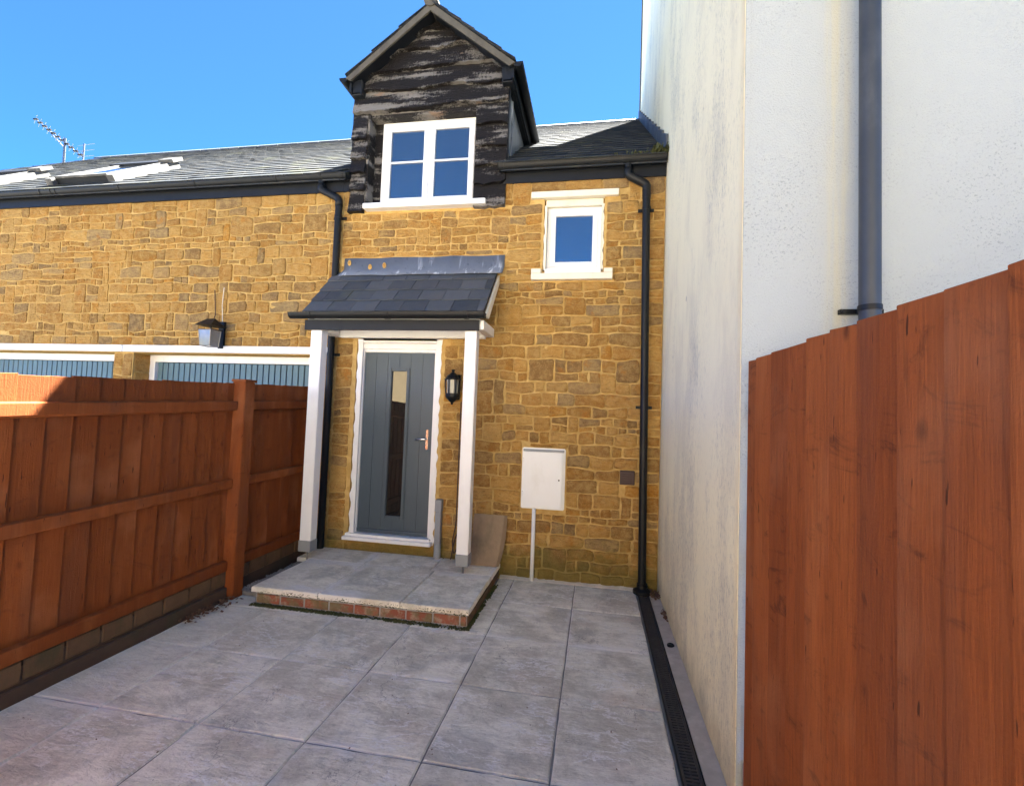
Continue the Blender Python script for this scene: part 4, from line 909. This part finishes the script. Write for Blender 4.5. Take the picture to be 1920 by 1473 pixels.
o = thing('cable_conduit', 'short grey conduit stub beside the door frame on the step', 'conduit', (-1.395, YW - .05, .145))
smooth_by_angle(MB().tube([(-1.402, YW - .055, .145), (-1.402, YW - .055, .30)], .036, 16).build('pipe_sleeve', 'conduit', o)); MB().box(-1.432, -1.373, YW - .085, YW - .025, .30, .62).build('trunking', 'conduit', o, .004, 1); MB().box(-1.437, -1.368, YW - .09, YW - .022, .62, .74).build('trunking_cap', 'conduit', o, .004, 1)
tag(MB().tube(pipe_path([(-1.222, YW - .03, 1.75), (-1.222, YW - .03, .5), (-1.25, YW - .05, .32), (-1.215, YW - .10, .20), (-1.18, YW - .06, .30), (-1.205, YW - .03, .42), (-1.235, YW - .05, .30), (-1.25, YW - .08, .152)], .05), .006, 6).build('loose_cable', 'vent', None, smooth=True), 'thin brown cable hanging from the door lantern and looped at the step', 'cable')
# leaning slab
mb = MB(); pts = []
for i in range(9): t = i / 8; pts.append((0, t))
prof = [(.43, .147), (.47, .147), (.60, .60), (.572, .615), (.555, .60)]
lean = MB(); n = 10
for i in range(n + 1):
    t = i / n; z = .147 + .478 * t; y = .445 + .125 * t ** .8 + .0 ; w = .018 * math.sin(t * 3.1)
    lean.v += [(-1.03, y, z), (-.762 + .045 * t + w * .3, y, z), (-.74 + .045 * t + w, y + .036, z - .012 if i else z), (-1.03, y + .036, z - .012 if i else z)]
for i in range(n):
    a, b = i * 4, i * 4 + 4; lean.f += [(a + q, a + (q + 1) % 4, b + (q + 1) % 4, b + q) for q in range(4)]
lean.f += [(3, 2, 1, 0), tuple(4 * n + q for q in range(4))]
tag(smooth_by_angle(lean.build('leaning_slab', 'leanslab', None)), 'weathered buff slab leaning on the wall behind the right porch post', 'slab')

# ------------------------------------------------------------------ channel drain and kerb by the tall wall
dr = thing('channel_drain', 'black slotted channel drain along the foot of the cream wall', 'drain', (.635, -2, 0))
MB().box(.586, .594, -6.5, .47, -.05, .004).box(.682, .690, -6.5, .47, -.05, .004).box(.594, .682, -6.5, .47, -.05, -.035).build('channel', 'black', dr)
gr = MB().box(.595, .606, -6.5, .47, -.03, .002).box(.670, .681, -6.5, .47, -.03, .002).box(.634, .642, -6.5, .47, -.03, -.003).build('grate', 'grate', dr)
bme = MB().box(-.033, .033, -.0055, .0055, -.014, .0).build('bar', 'grate', None); bmesh_data = bme.data; bpy.data.objects.remove(bme)
for k in range(150): inst('bar', bmesh_data, gr, Matrix.Translation((.638, .45 - k * .0225, .0005)))
rest = MB()
for k in range(150, 300): rest.box(.605, .671, .45 - k * .0225 - .0055, .45 - k * .0225 + .0055, -.0135, .0005)
rest.build('bar_remainder', 'grate', gr, kind='stuff')
k_ = MB(); r = random.Random(14); ys = [.48 - i * .12 for i in range(60)]
for i in range(59):
    za, zb = .008, .008; k_.hexa([(.691, ys[i + 1], -.05), (.779, ys[i + 1], -.05), (.779, ys[i], -.05), (.691, ys[i], -.05), (.691 + r.uniform(0, .002), ys[i + 1], .004), (.779, ys[i + 1], .016), (.779, ys[i], .016), (.691 + r.uniform(0, .002), ys[i], .004)])
kerb = k_.build('kerb_strip', 'kerb', None); kerb['kind'] = 'structure'; kerb['label'] = 'narrow grey mortar strip between drain and cream wall'
tag(MB().lathe((.735, -.51, .008), [(.026, 0), (.026, .012), (.020, .016), (.012, .010)], 14).build('pipe_cap', 'black', None), 'small round black cap on the mortar strip by the drain', 'cap')

# ------------------------------------------------------------------ loose stuff
def rocks(n, f, seed, s0, s1, matk, name, label, cat):
    r = random.Random(seed); mb = MB()
    for k in range(n):
        c = Vector(f(r)); s = r.uniform(s0, s1); a = r.uniform(0, 6.28); vs = []
        for dx, dy_, dz in ((1, 0, 0), (0, 1, 0), (-1, 0, 0), (0, -1, 0), (0, 0, .7), (0, 0, -.5)):
            q = Vector((dx * math.cos(a) - dy_ * math.sin(a), dx * math.sin(a) + dy_ * math.cos(a), dz)) * s * r.uniform(.7, 1.3); vs.append(c + q)
        mb.add(vs, [(0, 1, 4), (1, 2, 4), (2, 3, 4), (3, 0, 4), (1, 0, 5), (2, 1, 5), (3, 2, 5), (0, 3, 5)])
    return tag(mb.build(name, matk, None), label, cat, kind='stuff')
MB_g = MB().box(-2.849, -2.582, -.45, YW - .01, -.05, .03).build('gravel_bed', 'gravel'); MB_g['kind'] = 'structure'; MB_g['label'] = 'grit bed between fence and doorstep'
rocks(900, lambda r: (r.uniform(-2.84, -2.60), r.uniform(-.47, .58), .034 + r.uniform(0, .012)), 3, .006, .016, 'gravel', 'gravel', 'grey gravel strip between left fence and doorstep', 'gravel')
def leaves(n, f, seed, name, label, s=.02):
    r = random.Random(seed); mb = MB()
    for k in range(n):
        c = Vector(f(r)); a = r.uniform(0, 6.28); q = s * r.uniform(.5, 1.2); u = Vector((math.cos(a), math.sin(a), r.uniform(-.3, .5))) * q; w = Vector((-math.sin(a), math.cos(a), r.uniform(-.4, .6))) * q * .6
        mb.add([c - u, c - u * .2 - w, c + u, c - u * .2 + w, c + Vector((0, 0, q * .35))], [(0, 1, 4), (1, 2, 4), (2, 3, 4), (3, 0, 4)])
    return tag(mb.build(name, 'leaf', None), label, 'leaves', kind='stuff')
leaves(150, lambda r: (-2.845 + abs(r.gauss(0, .05)), r.uniform(-1.05, -.55), .008 + r.random() * .02), 2, 'dead_leaves', 'brown dead leaves gathered beside the fence post')
leaves(60, lambda r: (r.uniform(.70, .775), r.uniform(.36, .56), .01 + r.random() * .03), 6, 'dead_leaves', 'brown dead leaves in the corner behind the black downpipe')
leaves(24, lambda r: (.772 - abs(r.gauss(0, .012)), r.gauss(-.03, .07), .018 + r.random() * .02), 8, 'dead_leaves', 'small clump of dead leaves at the foot of the cream wall')
leaves(70, lambda r: (r.uniform(-2.7, .5), r.uniform(-2.6, -.65), .004 + r.random() * .003), 12, 'leaf_litter', 'scattered tiny leaf and grit bits on the patio slabs', .006)
# weeds in the gutter
r = random.Random(44); mb = MB()
for k in range(260):
    c = Vector((.775 - abs(r.gauss(0, .17)), r.uniform(.46, .60), 4.205 + r.random() * .03)); h = r.uniform(.02, .085) * (1.4 if c.x > .62 else .7); a = r.uniform(0, 6.28); dxy = Vector((math.cos(a), math.sin(a), 0)) * h * r.uniform(.2, .9); s = Vector((-math.sin(a), math.cos(a), 0)) * .005
    mb.add([c - s, c + s, c + dxy * .5 + Vector((0, 0, h * .8)) + s * .8, c + dxy + Vector((0, 0, h * r.uniform(-.3, .9)))], [(0, 1, 2), (0, 2, 3)])
tag(mb.build('gutter_weeds', 'moss', None), 'tuft of grass and moss growing in the gutter end by the tall wall', 'weeds', kind='stuff')
# TV aerial
o = thing('tv_aerial', 'silver rooftop television aerial on a short mast over the garage roof', 'aerial', (-11.45, 4.2, 6.6))
MB().tube([(-11.58, 4.2, 6.5), (-11.60, 4.2, 7.40)], .024, 8).build('mast', 'alu', o)
A, B = Vector((-12.49, 4.2, 7.92)), Vector((-11.06, 4.2, 6.93))
MB().tube([A, B], .011, 6).build('boom', 'alu', o)
MB().tube([A.lerp(B, .30) - Vector((0, 0, .03)), (-11.62, 4.2, 7.20)], .011, 6).build('boom_strut', 'alu', o)
for k in range(11):
    c = A.lerp(B, k / 11 + .02); mb = MB()
    mb.box(c.x - .05, c.x + .06, c.y - .02, c.y + .02, c.z - .013, c.z + .013); o2 = mb.build('element_clamp', 'black', o)
    MB().tube([c + Vector((-.26, .15, .02)), c + Vector((.26, -.15, -.02))], .004, 5).build('element', 'alu', o)
MB().tube([(-11.07, 4.2, 6.88), (-11.07, 4.2, 7.24)], .018, 6).build('reflector_bar', 'alu', o)
for z in (6.95, 7.08, 7.21): MB().tube([(-11.30, 4.25, z + .03), (-10.66, 4.1, z - .05)], .0045, 5).build('reflector_rod', 'alu', o)

# ------------------------------------------------------------------ houses across the yard, seen in the window reflections and lighting the shade
def far_house(x0, x1, y, h, ridge, matk, label, seed):
    o = thing('opposite_house', label, 'house', ((x0 + x1) / 2, y, 0), 'houses across the yard')
    n = int((x1 - x0) / 2.6); hs = []
    for k in range(n):
        c = x0 + (x1 - x0) * (k + .5) / n
        hs += [(c - .55, c + .55, .95, 2.15), (c - .55, c + .55, 3.5, 4.6)]
    holed_wall(x0, x1, -.06, h, y - .3, y, hs).box(x0, x0 + .3, y - 6, y - .301, -.06, h).box(x1 - .3, x1, y - 6, y - .301, -.06, h).box(x0, x1, y - 6.3, y - 6.001, -.06, h).build('wall', matk, o)
    for q in hs: 
        w = MB().box(q[0], q[1], y - .16, y - .10, q[2], q[3]).build('window', 'glass', o)
        MB().box(q[0] - .03, q[1] + .03, y - .12, y + .05, q[2] - .08, q[2] - .002).box((q[0] + q[1]) / 2 - .03, (q[0] + q[1]) / 2 + .03, y - .099, y - .06, q[2], q[3]).build('frame', 'white', w)
    MB().prism([(x0 - .2, y + .35, h - .12), (x0 - .2, y - 3.15, ridge), (x0 - .2, y - 6.65, h - .12)], (x1 - x0 + .4, 0, 0)).build('roof', 'slate', o)
    MB().box(x1 - 1.3, x1 - .7, y - 3.5, y - 2.8, h, ridge + .9).build('chimney', 'brick', o)
far_house(-13.5, -3.2, -17.0, 5.4, 8.3, 'farstone', 'long tan stone house across the yard behind the camera', 1)
far_house(-2.2, 7.0, -17.0, 5.4, 8.6, 'farstone', 'shorter tan stone house across the yard behind the camera, nearer the tall house', 2)
